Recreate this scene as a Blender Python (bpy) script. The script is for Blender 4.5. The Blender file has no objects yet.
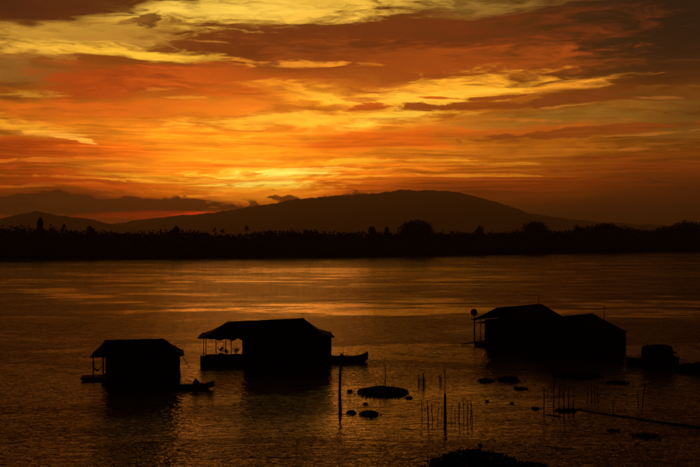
import bpy, bmesh, math, random
import numpy as np
from mathutils import Vector, Matrix

# ------------------------------------------------------------------ camera
CAM_H, FPX, HOR = 15.5, 1000.0, 236.0          # eye height above the river, focal length in photo pixels, horizon row
scene = bpy.context.scene
COL = scene.collection
cam_d = bpy.data.cameras.new('camera')
cam_d.sensor_width = 36.0
cam_d.lens = 36.0 * FPX / 700.0
cam_d.clip_start = 0.5
cam_d.clip_end = 90000.0
cam = bpy.data.objects.new('camera', cam_d)
COL.objects.link(cam)
cam.location = (0, 0, CAM_H)
cam.rotation_euler = (math.radians(90) + math.atan((HOR - 233.5) / FPX), 0, 0)
scene.camera = cam

# ------------------------------------------------------------------ sky
def lin(c):
    out = []
    for v in c:
        v = v / 255.0
        out.append(v / 12.92 if v <= 0.04045 else ((v + 0.055) / 1.055) ** 2.4)
    return out

SUN_AZ, SUN_EL = math.atan((268 - 350) / FPX), math.atan((HOR - 196) / FPX)
world = bpy.data.worlds.new('World')
scene.world = world
world.cycles.sampling_method = 'MANUAL'
world.cycles.sample_map_resolution = 512
world.use_nodes = True
nt = world.node_tree
nt.nodes.clear()
NN, LL = nt.nodes.new, nt.links.new

def setin(node, key, val):
    if isinstance(val, bpy.types.NodeSocket):
        LL(val, node.inputs[key])
    else:
        node.inputs[key].default_value = val

def math_n(op, a, b=0.0, c=0.0, clamp=False):
    n = NN('ShaderNodeMath'); n.operation = op; n.use_clamp = clamp
    setin(n, 0, a); setin(n, 1, b); setin(n, 2, c)
    return n.outputs[0]

def vmath(op, a, b=(0, 0, 0)):
    n = NN('ShaderNodeVectorMath'); n.operation = op
    setin(n, 0, a); setin(n, 1, b)
    return n.outputs[0]

def mapping(vec, scale=(1, 1, 1), loc=(0, 0, 0), rot=(0, 0, 0), kind='POINT'):
    n = NN('ShaderNodeMapping'); n.vector_type = kind
    setin(n, 'Vector', vec)
    n.inputs['Location'].default_value = loc
    n.inputs['Rotation'].default_value = rot
    n.inputs['Scale'].default_value = scale
    return n.outputs[0]

def noise(vec, detail=5.0, rough=0.55, scale=1.0, dist=0.0):
    n = NN('ShaderNodeTexNoise')
    setin(n, 'Vector', vec)
    n.inputs['Scale'].default_value = scale
    n.inputs['Detail'].default_value = detail
    n.inputs['Roughness'].default_value = rough
    n.inputs['Distortion'].default_value = dist
    return n

def smooth(val, lo, hi, a=0.0, b=1.0):
    n = NN('ShaderNodeMapRange'); n.interpolation_type = 'SMOOTHSTEP'
    setin(n, 'Value', val)
    n.inputs['From Min'].default_value = lo; n.inputs['From Max'].default_value = hi
    n.inputs['To Min'].default_value = a; n.inputs['To Max'].default_value = b
    return n.outputs['Result']

def mixc(fac, a, b, mode='MIX'):
    n = NN('ShaderNodeMix'); n.data_type = 'RGBA'; n.blend_type = mode; n.clamp_result = False
    n.clamp_factor = True
    setin(n, 0, fac); setin(n, 6, a); setin(n, 7, b)
    return n.outputs[2]

tc = NN('ShaderNodeTexCoord')
D = tc.outputs['Generated']                     # the direction looked in
sep = NN('ShaderNodeSeparateXYZ'); LL(D, sep.inputs[0])
dx, dy, dz = sep.outputs

# wind-drawn warping of the cloud sheets: stretched along the horizon
w1 = noise(mapping(D, (5.0, 5.0, 26.0), (3.1, 0.4, 1.7)), 3.0, 0.55)
w2 = noise(mapping(D, (18.0, 18.0, 120.0), (0.7, 2.4, 5.2)), 5.0, 0.6)
off1 = vmath('MULTIPLY', vmath('SUBTRACT', w1.outputs['Color'], (0.5, 0.5, 0.5)), (0.085, 0.0, 0.030))
off2 = vmath('MULTIPLY', vmath('SUBTRACT', w2.outputs['Color'], (0.5, 0.5, 0.5)), (0.050, 0.0, 0.0110))
DW = vmath('ADD', vmath('ADD', D, off1), off2)
# softer warp for crisp small clouds so they stay where they are
DS = vmath('ADD', D, vmath('MULTIPLY', vmath('ADD', off1, off2), (0.45, 0.0, 0.35)))
sepw = NN('ShaderNodeSeparateXYZ'); LL(DW, sepw.inputs[0])
wx, wy, wz = sepw.outputs
streak = noise(mapping(DW, (9.0, 9.0, 95.0), (1.3, 7.7, 0.2)), 6.0, 0.6).outputs['Fac']
puff = noise(mapping(D, (60.0, 60.0, 170.0), (4.3, 1.1, 6.2)), 4.0, 0.6).outputs['Fac']

# base veil of high cloud: colour by height over the horizon, falling off away from the sun
ramp = NN('ShaderNodeValToRGB')
LL(math_n('POWER', math_n('MAXIMUM', wz, 0.0001), 0.5), ramp.inputs[0])
cr = ramp.color_ramp
stops = [(0.000, (70, 30, 8)), (0.022, (120, 48, 10)), (0.045, (205, 92, 12)), (0.075, (236, 126, 20)),
         (0.110, (234, 126, 22)), (0.150, (184, 92, 20)), (0.200, (134, 70, 18)), (0.250, (54, 22, 5)),
         (0.330, (30, 13, 5)), (1.000, (10, 7, 6))]
while len(cr.elements) < len(stops):
    cr.elements.new(0.5)
for e, (p, c) in zip(cr.elements, stops):
    e.position = math.sqrt(p); e.color = (*lin(c), 1)
base = ramp.outputs[0]
# azimuth falloff (works all the way round: 1 towards the sun, dim behind the viewer)
sdir = Vector((math.sin(SUN_AZ), math.cos(SUN_AZ)))
hl = math_n('SQRT', math_n('ADD', math_n('MULTIPLY', dx, dx), math_n('ADD', math_n('MULTIPLY', dy, dy), 1e-6)))
cosaz = math_n('DIVIDE', math_n('ADD', math_n('MULTIPLY', dx, sdir.x), math_n('MULTIPLY', dy, sdir.y)), hl)
ang = math_n('ARCCOSINE', math_n('MINIMUM', math_n('MAXIMUM', cosaz, -1.0), 1.0))
g = math_n('POWER', 2.71828, math_n('MULTIPLY', math_n('POWER', math_n('DIVIDE', ang, 0.32), 2.0), -1.0))
azf = math_n('ADD', math_n('MULTIPLY', g, 0.92), 0.08)
azf = math_n('MAXIMUM', azf, math_n('MULTIPLY', smooth(ang, 0.3, 2.6, 1.0, 0.0), 0.16))
base = mixc(1.0, base, azf, 'MULTIPLY')
base = mixc(1.0, base, smooth(streak, 0.25, 0.75, 0.72, 1.30), 'MULTIPLY')

cur = base
fine = noise(mapping(DW, (34.0, 34.0, 210.0), (2.2, 5.1, 3.3)), 5.0, 0.62).outputs['Fac']
wisp = math_n('MULTIPLY_ADD', fine, 0.55, math_n('MULTIPLY', streak, 0.45))
_rot, _nz = {}, {}
def rotated(vec, name, rot):
    """the looking direction tilted about the view axis by rot degrees (shared between clouds)"""
    rot = round(rot / 3.0) * 3
    if (name, rot) not in _rot:
        _rot[name, rot] = vec if rot == 0 else mapping(vec, rot=(0, math.radians(rot), 0))
    return _rot[name, rot], rot
def torn(name, na):
    na = round(na, 1)
    if (name, na) not in _nz:
        src = {'streak': wisp, 'puff': puff, 'fine': fine}[name]
        _nz[name, na] = math_n('MULTIPLY_ADD', src, -na, 0.5 * na)
    return _nz[name, na]
def cloud(col, cx, cy, sx, sy, rot=0.0, op=1.0, lo=0.0, hi=0.8, na=2.6, vec='wide', nz='streak'):
    """one cloud (or gap) of the sheet: an ellipse in direction space with a torn edge"""
    global cur
    if col[1] / col[0] > 0.62: col = (col[0], col[1] * 0.97, col[2] * 0.9)
    elif col[1] / col[0] < 0.52: col = (col[0], col[1] * 0.92, col[2])
    d = Vector(((cx - 350) / FPX, 1.0, (HOR - cy) / FPX)).normalized()
    V, r = rotated(DW if vec == 'wide' else DS, vec, rot)
    d = Matrix.Rotation(math.radians(r), 3, 'Y') @ d
    k = (1000.0 / sx, 1 / 0.7, 1000.0 / sy)
    n = NN('ShaderNodeVectorMath'); n.operation = 'MULTIPLY_ADD'
    setin(n, 0, V); n.inputs[1].default_value = k
    n.inputs[2].default_value = tuple(-a * b for a, b in zip(d, k))
    l = NN('ShaderNodeVectorMath'); l.operation = 'LENGTH'; LL(n.outputs[0], l.inputs[0])
    val = math_n('ADD', l.outputs['Value'], torn(nz, na)) if na else l.outputs['Value']
    if vec == 'wide': hi = min(1.0, hi * 1.3 + 0.1)
    mask = smooth(val, 1 - hi, 1 - lo, op, 0.0)
    cur = mixc(mask, cur, (*lin(col), 1))

C_ = cloud
# ---- upper sheet
C_((60, 34, 11), 650, 30, 250, 80, 0, 0.92, 0.0, 0.6, 0.9)             # dark slate brown, upper right
C_((36, 20, 9), 690, 14, 170, 85, 0, 0.95, 0.0, 0.7, 0.8)
C_((100, 44, 10), 330, 45, 330, 42, 3, 0.95, 0.0, 0.45)           # brown sheet across the top
C_((160, 78, 14), 470, 64, 190, 22, 0, 0.8, 0.0, 0.6)
C_((188, 142, 52), 80, 32, 190, 26, 8, 0.95, 0.0, 0.45)           # olive-gold opening upper left
C_((228, 184, 70), 270, 8, 210, 20, 3, 1.0, 0.0, 0.45)            # yellow gap along the top
C_((244, 206, 88), 215, 10, 110, 11, 4, 0.9, 0.0, 0.5)
C_((150, 116, 48), 470, 4, 110, 14, 0, 0.7, 0.0, 0.7)
C_((168, 118, 44), 130, 36, 100, 9, 2, 0.7, 0.1, 0.6)
C_((250, 196, 60), 130, 52, 130, 9, 0, 1.0, 0.05, 0.5)            # bright band under it
C_((236, 182, 64), 35, 50, 70, 7, 2, 0.8, 0.05, 0.6)
C_((80, 38, 10), 35, 3, 140, 18, 4, 1.0, 0.0, 0.4)                # dark lid, top left corner
C_((60, 30, 10), 0, 0, 60, 16, 0, 0.8, 0.0, 0.7)
# ---- left middle: grey-olive then the big orange-brown cloud
C_((136, 92, 34), 25, 72, 100, 16, -4, 0.9, 0.0, 0.5)
C_((160, 66, 12), 135, 82, 120, 26, 4, 1.0, 0.0, 0.40)
C_((160, 66, 12), 95, 88, 70, 5, 0, 0.7, 0.05, 0.5)
C_((190, 88, 16), 230, 78, 120, 26, 0, 0.8, 0.0, 0.6)
C_((196, 136, 40), 18, 92, 55, 6, 3, 0.75, 0.05, 0.5)
C_((206, 100, 18), 110, 110, 150, 16, 0, 0.85, 0.0, 0.6)
C_((240, 160, 40), 25, 128, 75, 11, -10, 0.9, 0.0, 0.6)
C_((168, 66, 9), 40, 150, 120, 15, 0, 0.95, 0.0, 0.4)
# ---- brown sheet in the middle and its fringes
C_((146, 68, 13), 400, 62, 220, 26, 0, 0.8, 0.0, 0.5)
C_((124, 60, 14), 330, 52, 110, 16, -4, 0.6, 0.0, 0.7)
C_((240, 152, 42), 300, 64, 80, 4.0, 1, 0.85, 0.0, 0.8, 3.0, vec='near', nz='fine')
C_((224, 140, 42), 248, 60, 30, 2.8, -6, 0.7, 0.0, 0.8, 3.0, vec='near', nz='fine')
# ---- bright openings right of the sun
C_((255, 168, 36), 310, 95, 75, 16, -5, 0.95, 0.0, 0.6)
C_((255, 186, 52), 320, 97, 48, 8, -6, 0.9, 0.0, 0.7)
C_((255, 182, 50), 290, 119, 135, 10, 3, 1.0, 0.0, 0.5)
C_((255, 180, 46), 420, 102, 150, 24, 8, 0.95, 0.0, 0.5)
C_((255, 192, 60), 440, 94, 120, 8, 2, 0.9, 0.0, 0.6)
C_((255, 200, 66), 400, 112, 90, 10, 12, 0.9, 0.0, 0.6)
C_((246, 160, 42), 560, 86, 85, 9, 6, 0.8, 0.0, 0.95)
C_((146, 100, 32), 570, 118, 160, 22, 4, 0.9, 0.0, 0.6)           # olive clear sky under the opening
C_((120, 80, 26), 660, 125, 90, 30, 0, 0.8, 0.0, 0.7)
C_((96, 62, 20), 700, 110, 60, 30, 0, 0.7, 0.0, 0.8)
# ---- orange veil over the sun
C_((250, 140, 22), 230, 148, 160, 20, 0, 0.8, 0.0, 0.7)
C_((222, 98, 12), 370, 140, 100, 14, 4, 0.95, 0.0, 0.4)
C_((190, 96, 16), 470, 134, 180, 6, 3, 0.9, 0.0, 0.45)
C_((196, 112, 24), 520, 150, 190, 8, 1, 0.5, 0.0, 0.7)
C_((255, 150, 20), 225, 165, 190, 48, 0, 0.6, 0.0, 1.0, 0.8)
C_((255, 190, 44), 270, 172, 80, 14, 0, 0.9, 0.0, 0.8)
C_((255, 212, 60), 285, 172, 55, 5, 4, 0.95, 0.0, 0.6)
C_((255, 204, 56), 262, 184, 55, 6, 0, 0.9, 0.0, 0.7)
C_((255, 178, 40), 150, 172, 110, 4, 0, 0.8, 0.1, 0.5)
C_((252, 160, 34), 100, 164, 60, 3, 2, 0.7, 0.1, 0.5)
C_((255, 184, 40), 345, 162, 60, 4, 0, 0.8, 0.1, 0.5)
C_((244, 140, 26), 400, 170, 80, 3, 2, 0.7, 0.1, 0.5)
C_((180, 66, 10), 60, 182, 130, 9, 0, 0.8, 0.0, 0.5)
C_((250, 154, 36), 190, 192, 26, 3, -4, 0.9, 0.1, 0.5)
C_((226, 84, 12), 280, 197, 80, 7, 0, 0.8, 0.0, 0.6)
C_((122, 52, 10), 640, 165, 170, 20, 0, 0.7, 0.0, 0.8)
C_((84, 40, 10), 690, 190, 190, 26, 0, 0.8, 0.0, 0.8)
C_((128, 50, 8), 520, 190, 120, 14, 0, 0.6, 0.0, 0.8)
C_((160, 58, 8), 10, 168, 120, 26, 0, 0.85, 0.0, 0.8)
C_((255, 146, 26), 215, 152, 105, 30, 0, 0.8, 0.0, 1.0, 0.8)
cloud((226, 104, 14), 112, 150, 85, 15, 0, 0.8, 0.0, 0.9, 2.0, vec='near')
cloud((206, 98, 12), 372, 140, 95, 10, 3, 0.95, 0.0, 0.6, 2.0, vec='near')
cloud((202, 94, 15), 235, 92, 80, 9, 0, 0.8, 0.0, 0.9, 2.0, vec='near')
cloud((150, 64, 9), 480, 184, 110, 12, 0, 0.8, 0.0, 0.8, 1.6, vec='near')
C_((255, 150, 26), 272, 194, 90, 14, 0, 0.95, 0.0, 0.6, 0.8)
cloud((255, 205, 60), 264, 179, 95, 14, 0, 0.9, 0.0, 0.8, 3.0, vec='near', nz='fine')
cloud((255, 240, 110), 285, 172, 62, 5, 3, 0.95, 0.0, 0.6, 3.2, vec='near', nz='fine')
cloud((255, 232, 100), 256, 182, 60, 4.5, 0, 0.95, 0.0, 0.6, 3.2, vec='near', nz='fine')
cloud((112, 46, 8), 455, 194, 130, 14, 0, 0.75, 0.0, 0.8, 1.2, vec='near')
cloud((36, 19, 7), 630, 230, 330, 48, 0, 0.95, 0.0, 0.7, 0.6, vec='near')
# ---- small crisp clouds
def K_(col, cx, cy, sx, sy, rot=0.0, op=0.95, lo=0.0, hi=0.55, na=3.2, nz='fine'):
    cloud(col, cx, cy, sx, sy, rot, op, lo, hi, na, vec='near', nz=nz)
K_((255, 176, 60), 530, 104, 80, 3.2, 0, 0.8)
K_((138, 68, 12), 478, 106, 100, 5.0, -1, 1.0, -0.05, 0.4, 2.4)
K_((122, 62, 14), 580, 99, 70, 8.5, 3, 1.0, -0.05, 0.35, 2.4)
K_((140, 70, 13), 500, 98, 32, 2.8, 2, 1.0, -0.05, 0.4, 2.4)
K_((226, 146, 52), 572, 106, 34, 1.8, 3, 0.45)
K_((106, 58, 14), 676, 92, 50, 6.5, 0, 1.0, 0.0, 0.35)
K_((190, 108, 40), 660, 97, 22, 1.8, -3, 0.35)
K_((180, 78, 14), 366, 107, 28, 4.6, 2)
K_((184, 84, 16), 365, 99, 30, 2.4, 0, 0.7)
K_((190, 88, 16), 437, 98, 26, 1.8, -2)
K_((140, 80, 20), 472, 84, 12, 1.2, 0, 0.7)
K_((250, 168, 60), 620, 127, 40, 2.2, 2, 0.9)
K_((136, 68, 13), 585, 131, 130, 5.5, 3, 1.0, -0.05, 0.4, 2.4)
K_((196, 112, 36), 640, 134, 50, 1.6, 3, 0.4)
K_((186, 100, 32), 642, 149, 34, 1.8, -3, 0.45)
K_((136, 62, 12), 585, 157, 80, 2.2, 0, 0.7)
K_((120, 46, 8), 555, 182, 50, 2.6, 0, 0.6)
K_((70, 34, 10), 642, 182, 8, 3.2, -10, 0.7, nz='puff')
K_((66, 34, 10), 690, 191, 18, 2.6, -6, 0.7)
K_((206, 110, 24), 520, 121, 60, 1.8, -2, 0.6)
K_((255, 180, 60), 40, 133, 36, 3.0, -3, 0.8)
K_((255, 176, 66), 78, 140, 22, 2.2, -10, 0.9)
K_((220, 130, 40), 30, 134, 60, 1.6, 2, 0.6)
K_((226, 130, 34), 158, 91, 26, 2.2, 8, 0.4)
K_((240, 146, 40), 185, 98, 24, 2.0, 0, 0.5)
K_((226, 150, 56), 215, 41, 28, 1.4, -3, 0.45)
K_((96, 52, 14), 149, 20, 14, 7, 8, 0.9, nz='puff')
K_((128, 76, 24), 132, 22, 18, 2.2, 8, 0.7)
K_((112, 60, 16), 20, 83, 20, 2.4, 6, 0.7)
K_((110, 50, 12), 4, 96, 16, 3, 0, 0.7)
# long thin bars of light low on the left, and bars of shade over the sun
for k, (cx, cy, sx, op) in enumerate([(60, 160, 90, .6), (120, 168, 80, .6), (95, 178, 120, .6), (170, 180, 90, .8), (30, 186, 70, .4), (205, 188, 60, .8),
                                      (240, 160, 70, .7), (330, 170, 60, .8), (360, 178, 60, .5), (470, 176, 60, .35), (430, 160, 60, .45), (500, 163, 60, .4)]):
    K_((255, 176, 44) if cx > 150 else (226, 120, 28), cx, cy, sx, 2.2, [2, -1, 1, 0][k % 4], op)
for k, (cx, cy, sx, op) in enumerate([(215, 165, 70, .5), (290, 180, 70, .45), (320, 167, 50, .4), (240, 179, 60, .4), (140, 186, 90, .5), (60, 170, 90, .45), (370, 184, 90, .4), (440, 168, 70, .3)]):
    K_((216, 96, 14), cx, cy, sx, 1.9, [1, -1, 0, 2][k % 4], op)
# ---- banks of cloud low over the horizon
C_((98, 34, 8), 80, 200, 190, 12, 0, 0.85, 0.0, 0.5)
K_((44, 17, 7), 80, 206, 190, 10.5, -1, 1.0, 0.05, 0.3, 1.6, nz='fine')
K_((50, 22, 8), 20, 202, 80, 7, 0, 0.9)
K_((52, 22, 7), 60, 199, 60, 6, 0, 0.95, 0.0, 0.4, 4.5, nz='puff')
K_((58, 24, 8), 165, 203, 75, 7, 0, 0.95, 0.0, 0.4, 4.5, nz='puff')
K_((150, 38, 6), 165, 216, 90, 6, 1, 0.9, 0.0, 0.5, 1.0)
K_((226, 66, 14), 200, 214.5, 34, 4, 2, 0.9, 0.0, 0.6, 1.5)
cloud((255, 150, 30), 262, 195, 75, 8, 0, 0.9, 0.0, 0.7, 1.6, vec='near')
K_((90, 38, 8), 287, 199, 22, 5.5, -12, 0.95, 0.1, 0.5, 4.0, nz='puff')
K_((84, 36, 10), 302, 201, 20, 2.6, -6, 0.9, nz='puff')
K_((70, 34, 8), 345, 199, 34, 5.5, 2, 0.95, nz='puff')

cur = mixc(1.0, cur, smooth(math_n('ADD', math_n('MULTIPLY', streak, 0.45), math_n('MULTIPLY', fine, 0.55)), 0.32, 0.68, 0.80, 1.18), 'MULTIPLY')
# fine bars of light and shade in the low sheet, densest round the sun, and the reddening of low light
bars = noise(mapping(DS, (10.0, 10.0, 420.0), (6.1, 0.3, 8.8)), 4.0, 0.6).outputs['Fac']
band = math_n('MULTIPLY', smooth(dz, 0.025, 0.05), smooth(dz, 0.085, 0.125, 1.0, 0.0))
band = math_n('MULTIPLY', band, smooth(w1.outputs['Fac'], 0.38, 0.62, 0.35, 1.0))
cur = mixc(band, cur, mixc(1.0, cur, smooth(bars, 0.33, 0.67, 0.66, 1.36), 'MULTIPLY'))
glow = NN('ShaderNodeVectorMath'); glow.operation = 'MULTIPLY_ADD'
LL(D, glow.inputs[0]); gk = (1 / 0.17, 1.0, 1 / 0.062); gd = Vector(((240 - 350) / FPX, 1.0, (HOR - 172) / FPX)).normalized()
glow.inputs[1].default_value = gk; glow.inputs[2].default_value = tuple(-a * b for a, b in zip(gd, gk))
gl = NN('ShaderNodeVectorMath'); gl.operation = 'LENGTH'; LL(glow.outputs[0], gl.inputs[0])
gm = math_n('POWER', 2.71828, math_n('MULTIPLY', math_n('POWER', gl.outputs['Value'], 2.0), -1.0))
cur = mixc(1.0, cur, math_n('MULTIPLY_ADD', gm, 0.55, 1.0), 'MULTIPLY')          # light of the veiled sun coming through the sheet
cur = mixc(1.0, cur, mixc(smooth(dz, 0.0, 0.11), (1.05, 0.84, 0.8, 1), (1.0, 0.95, 0.9, 1)), 'MULTIPLY')
# the clear air behind the clouds
sky = NN('ShaderNodeTexSky'); sky.sky_type = 'NISHITA'; sky.sun_disc = False
sky.sun_elevation = SUN_EL; sky.sun_rotation = SUN_AZ
sky.altitude = 20; sky.air_density = 1.2; sky.dust_density = 3.0; sky.ozone_density = 1.0
NISHITA_STRENGTH, CLOUD_STRENGTH = 0.05, 1.38
bg1 = NN('ShaderNodeBackground'); LL(sky.outputs[0], bg1.inputs[0]); bg1.inputs[1].default_value = NISHITA_STRENGTH
bg2 = NN('ShaderNodeBackground'); LL(cur, bg2.inputs[0]); bg2.inputs[1].default_value = CLOUD_STRENGTH
mx = NN('ShaderNodeMixShader'); mx.inputs[0].default_value = 0.97
LL(bg1.outputs[0], mx.inputs[1]); LL(bg2.outputs[0], mx.inputs[2])
wo = NN('ShaderNodeOutputWorld'); LL(mx.outputs[0], wo.inputs[0])

# ------------------------------------------------------------------ sun, veiled by the low cloud
sun_d = bpy.data.lights.new('sun', 'SUN')
sun_d.energy = 0.085
sun_d.angle = math.radians(12.0)
sun_d.color = (1.0, 0.26, 0.04)
sun = bpy.data.objects.new('sun', sun_d)
COL.objects.link(sun)
to_sun = Vector((math.sin(SUN_AZ) * math.cos(SUN_EL), math.cos(SUN_AZ) * math.cos(SUN_EL), math.sin(SUN_EL)))
sun.rotation_euler = to_sun.to_track_quat('Z', 'Y').to_euler()
sun.location = (0, 0, 60)

# ------------------------------------------------------------------ exposure
scene.view_settings.view_transform = 'Standard'
scene.view_settings.look = 'None'
scene.view_settings.exposure = 0.0
scene.view_settings.gamma = 1.0
scene.view_settings.use_curve_mapping = False
scene.cycles.max_bounces = 3
scene.cycles.diffuse_bounces = 1
scene.cycles.glossy_bounces = 2
scene.cycles.transmission_bounces = 0
scene.cycles.volume_bounces = 0
scene.cycles.use_denoising = True
scene.cycles.use_adaptive_sampling = True
scene.cycles.adaptive_threshold = 0.02

# ------------------------------------------------------------------ helpers
random.seed(11)
RNG = np.random.default_rng(11)

def P(px, py, z=0.0):
    """photo pixel -> point where that sight line meets the level z (the water is z = 0)"""
    Y = (CAM_H - z) * FPX / (py - HOR)
    return Vector(((px - 350) / FPX * Y, Y, z))

def at(px, Y, z=0.0):
    return Vector(((px - 350) / FPX * Y, Y, z))

def tag(o, label=None, cat=None, group=None, kind=None):
    if label: o['label'] = label
    if cat: o['category'] = cat
    if group: o['group'] = group
    if kind: o['kind'] = kind
    return o

def thing(name, loc, label, cat, group=None, rz=0.0):
    o = bpy.data.objects.new(name, None)
    o.empty_display_size = 0.3
    COL.objects.link(o)
    o.location = loc
    o.rotation_euler = (0, 0, rz)
    return tag(o, label, cat, group)

class MB:
    """collects boxes, tubes and sheets; build() links them as one mesh object"""
    def __init__(self):
        self.v, self.f = [], []
    def poly(self, pts, faces):
        n = len(self.v)
        self.v += [tuple(p) for p in pts]
        self.f += [tuple(i + n for i in f) for f in faces]
        return self
    def box(self, x0, x1, y0, y1, z0, z1):
        p = [(x0, y0, z0), (x1, y0, z0), (x1, y1, z0), (x0, y1, z0), (x0, y0, z1), (x1, y0, z1), (x1, y1, z1), (x0, y1, z1)]
        return self.poly(p, [(0, 3, 2, 1), (4, 5, 6, 7), (0, 1, 5, 4), (1, 2, 6, 5), (2, 3, 7, 6), (3, 0, 4, 7)])
    def tube(self, pts, radii, n=8, caps=True):
        pts = [Vector(p) for p in pts]
        if not hasattr(radii, '__len__'): radii = [radii] * len(pts)
        rings = []
        base = len(self.v)
        for i, p in enumerate(pts):
            t = (pts[min(i + 1, len(pts) - 1)] - pts[max(i - 1, 0)]).normalized()
            a = t.cross(Vector((0, 0, 1)))
            if a.length < 0.05: a = t.cross(Vector((1, 0, 0)))
            a.normalize(); b = t.cross(a)
            for k in range(n):
                w = 2 * math.pi * k / n
                self.v.append(tuple(p + (a * math.cos(w) + b * math.sin(w)) * radii[i]))
        for i in range(len(pts) - 1):
            for k in range(n):
                k2 = (k + 1) % n
                self.f.append((base + i * n + k, base + i * n + k2, base + (i + 1) * n + k2, base + (i + 1) * n + k))
        if caps:
            self.f.append(tuple(base + k for k in range(n))[::-1])
            self.f.append(tuple(base + (len(pts) - 1) * n + k for k in range(n)))
        return self
    def build(self, name, mat, parent=None, smooth=False, loc=None):
        m = bpy.data.meshes.new(name)
        m.from_pydata(self.v, [], self.f)
        m.update()
        if smooth:
            m.polygons.foreach_set('use_smooth', [True] * len(m.polygons))
        m.materials.append(mat)
        o = bpy.data.objects.new(name, m)
        COL.objects.link(o)
        if parent is not None: o.parent = parent
        if loc is not None: o.location = loc
        return o

def np_quads(name, quads, mat, parent=None):
    """quads: (n, 4, 3) array -> one mesh of loose leaf faces"""
    n = len(quads)
    m = bpy.data.meshes.new(name)
    m.vertices.add(n * 4); m.loops.add(n * 4); m.polygons.add(n)
    m.vertices.foreach_set('co', np.ascontiguousarray(quads, dtype=np.float32).ravel())
    m.loops.foreach_set('vertex_index', np.arange(n * 4, dtype=np.int32))
    m.polygons.foreach_set('loop_start', np.arange(0, n * 4, 4, dtype=np.int32))
    m.update(calc_edges=True)
    m.validate()
    m.materials.append(mat)
    o = bpy.data.objects.new(name, m)
    COL.objects.link(o)
    if parent is not None: o.parent = parent
    return o

# ------------------------------------------------------------------ materials
def material(name, col, col2=None, scale=3.0, rough=0.8, bump=0.0, stretch=(1, 1, 1), metallic=0.0, wave=None, spec=0.3):
    m = bpy.data.materials.new(name); m.use_nodes = True
    t = m.node_tree; b = t.nodes['Principled BSDF']
    b.inputs['Roughness'].default_value = rough
    b.inputs['Metallic'].default_value = metallic
    b.inputs['Specular IOR Level'].default_value = spec
    tcn = t.nodes.new('ShaderNodeTexCoord'); mp = t.nodes.new('ShaderNodeMapping')
    mp.inputs['Scale'].default_value = stretch
    t.links.new(tcn.outputs['Object'], mp.inputs[0])
    nz = t.nodes.new('ShaderNodeTexNoise'); nz.inputs['Scale'].default_value = scale
    nz.inputs['Detail'].default_value = 6.0; nz.inputs['Roughness'].default_value = 0.65
    t.links.new(mp.outputs[0], nz.inputs['Vector'])
    r = t.nodes.new('ShaderNodeValToRGB')
    col2 = col2 or tuple(c * 0.55 for c in col)
    r.color_ramp.elements[0].position = 0.32; r.color_ramp.elements[0].color = (*col2, 1)
    r.color_ramp.elements[1].position = 0.68; r.color_ramp.elements[1].color = (*col, 1)
    t.links.new(nz.outputs['Fac'], r.inputs[0]); t.links.new(r.outputs[0], b.inputs['Base Color'])
    h = nz.outputs['Fac']
    if wave:
        wv = t.nodes.new('ShaderNodeTexWave'); wv.bands_direction = wave[0]; wv.inputs['Scale'].default_value = wave[1]
        wv.inputs['Distortion'].default_value = 0.3
        t.links.new(tcn.outputs['Object'], wv.inputs['Vector'])
        h = wv.outputs['Fac']
    if bump or wave:
        bp = t.nodes.new('ShaderNodeBump'); bp.inputs['Strength'].default_value = 0.8; bp.inputs['Distance'].default_value = bump or 0.03
        t.links.new(h, bp.inputs['Height']); t.links.new(bp.outputs[0], b.inputs['Normal'])
    return m

M = {
    'roof_sheet': material('rusted_corrugated_sheet', (0.070, 0.052, 0.042), (0.035, 0.026, 0.022), 1.4, 0.85, 0.03, wave=('X', 4.0)),
    'thatch': material('weathered_thatch', (0.075, 0.055, 0.035), (0.035, 0.026, 0.016), 5.0, 0.95, 0.04, stretch=(1, 6, 1)),
    'board': material('weathered_boards', (0.070, 0.048, 0.032), (0.030, 0.020, 0.014), 2.5, 0.85, 0.01, stretch=(4, 4, 0.5)),
    'dark_board': material('tarred_boards', (0.040, 0.028, 0.020), (0.018, 0.013, 0.010), 2.0, 0.8, 0.01, stretch=(4, 4, 0.5)),
    'paint': material('faded_blue_paint', (0.050, 0.085, 0.100), (0.030, 0.045, 0.050), 2.0, 0.7),
    'pole': material('grey_timber', (0.075, 0.055, 0.040), (0.035, 0.026, 0.020), 3.0, 0.85, 0.01, stretch=(5, 5, 0.6)),
    'bamboo': material('weathered_bamboo', (0.105, 0.080, 0.045), (0.050, 0.038, 0.022), 3.0, 0.6, 0.005, stretch=(3, 3, 1)),
    'drum': material('blue_plastic_drum', (0.020, 0.045, 0.080), (0.015, 0.028, 0.045), 2.0, 0.55),
    'steel': material('oily_steel', (0.070, 0.065, 0.060), (0.030, 0.026, 0.022), 6.0, 0.5, metallic=0.7),
    'dish': material('weathered_grey_enamel', (0.130, 0.125, 0.115), (0.080, 0.070, 0.060), 4.0, 0.6),
    'cloth': material('faded_hammock_cloth', (0.100, 0.070, 0.050), (0.060, 0.040, 0.030), 8.0, 0.9),
    'hyacinth': material('water_hyacinth_leaf', (0.050, 0.075, 0.022), (0.022, 0.036, 0.012), 1.5, 0.55),
    'mat': material('rotting_weed_mat', (0.030, 0.030, 0.014), (0.015, 0.014, 0.008), 2.0, 0.9, 0.05),
    'foliage': material('far_foliage', (0.045, 0.058, 0.022), (0.022, 0.030, 0.012), 0.08, 0.8, spec=0.1),
    'bark': material('far_bark', (0.055, 0.042, 0.030), None, 1.0, 0.9),
    'bank': material('muddy_bank', (0.060, 0.050, 0.032), (0.030, 0.030, 0.016), 0.05, 0.95, 0.05),
    'hill': material('forested_hill', (0.040, 0.048, 0.022), (0.025, 0.032, 0.016), 0.006, 0.95),
}

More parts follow.
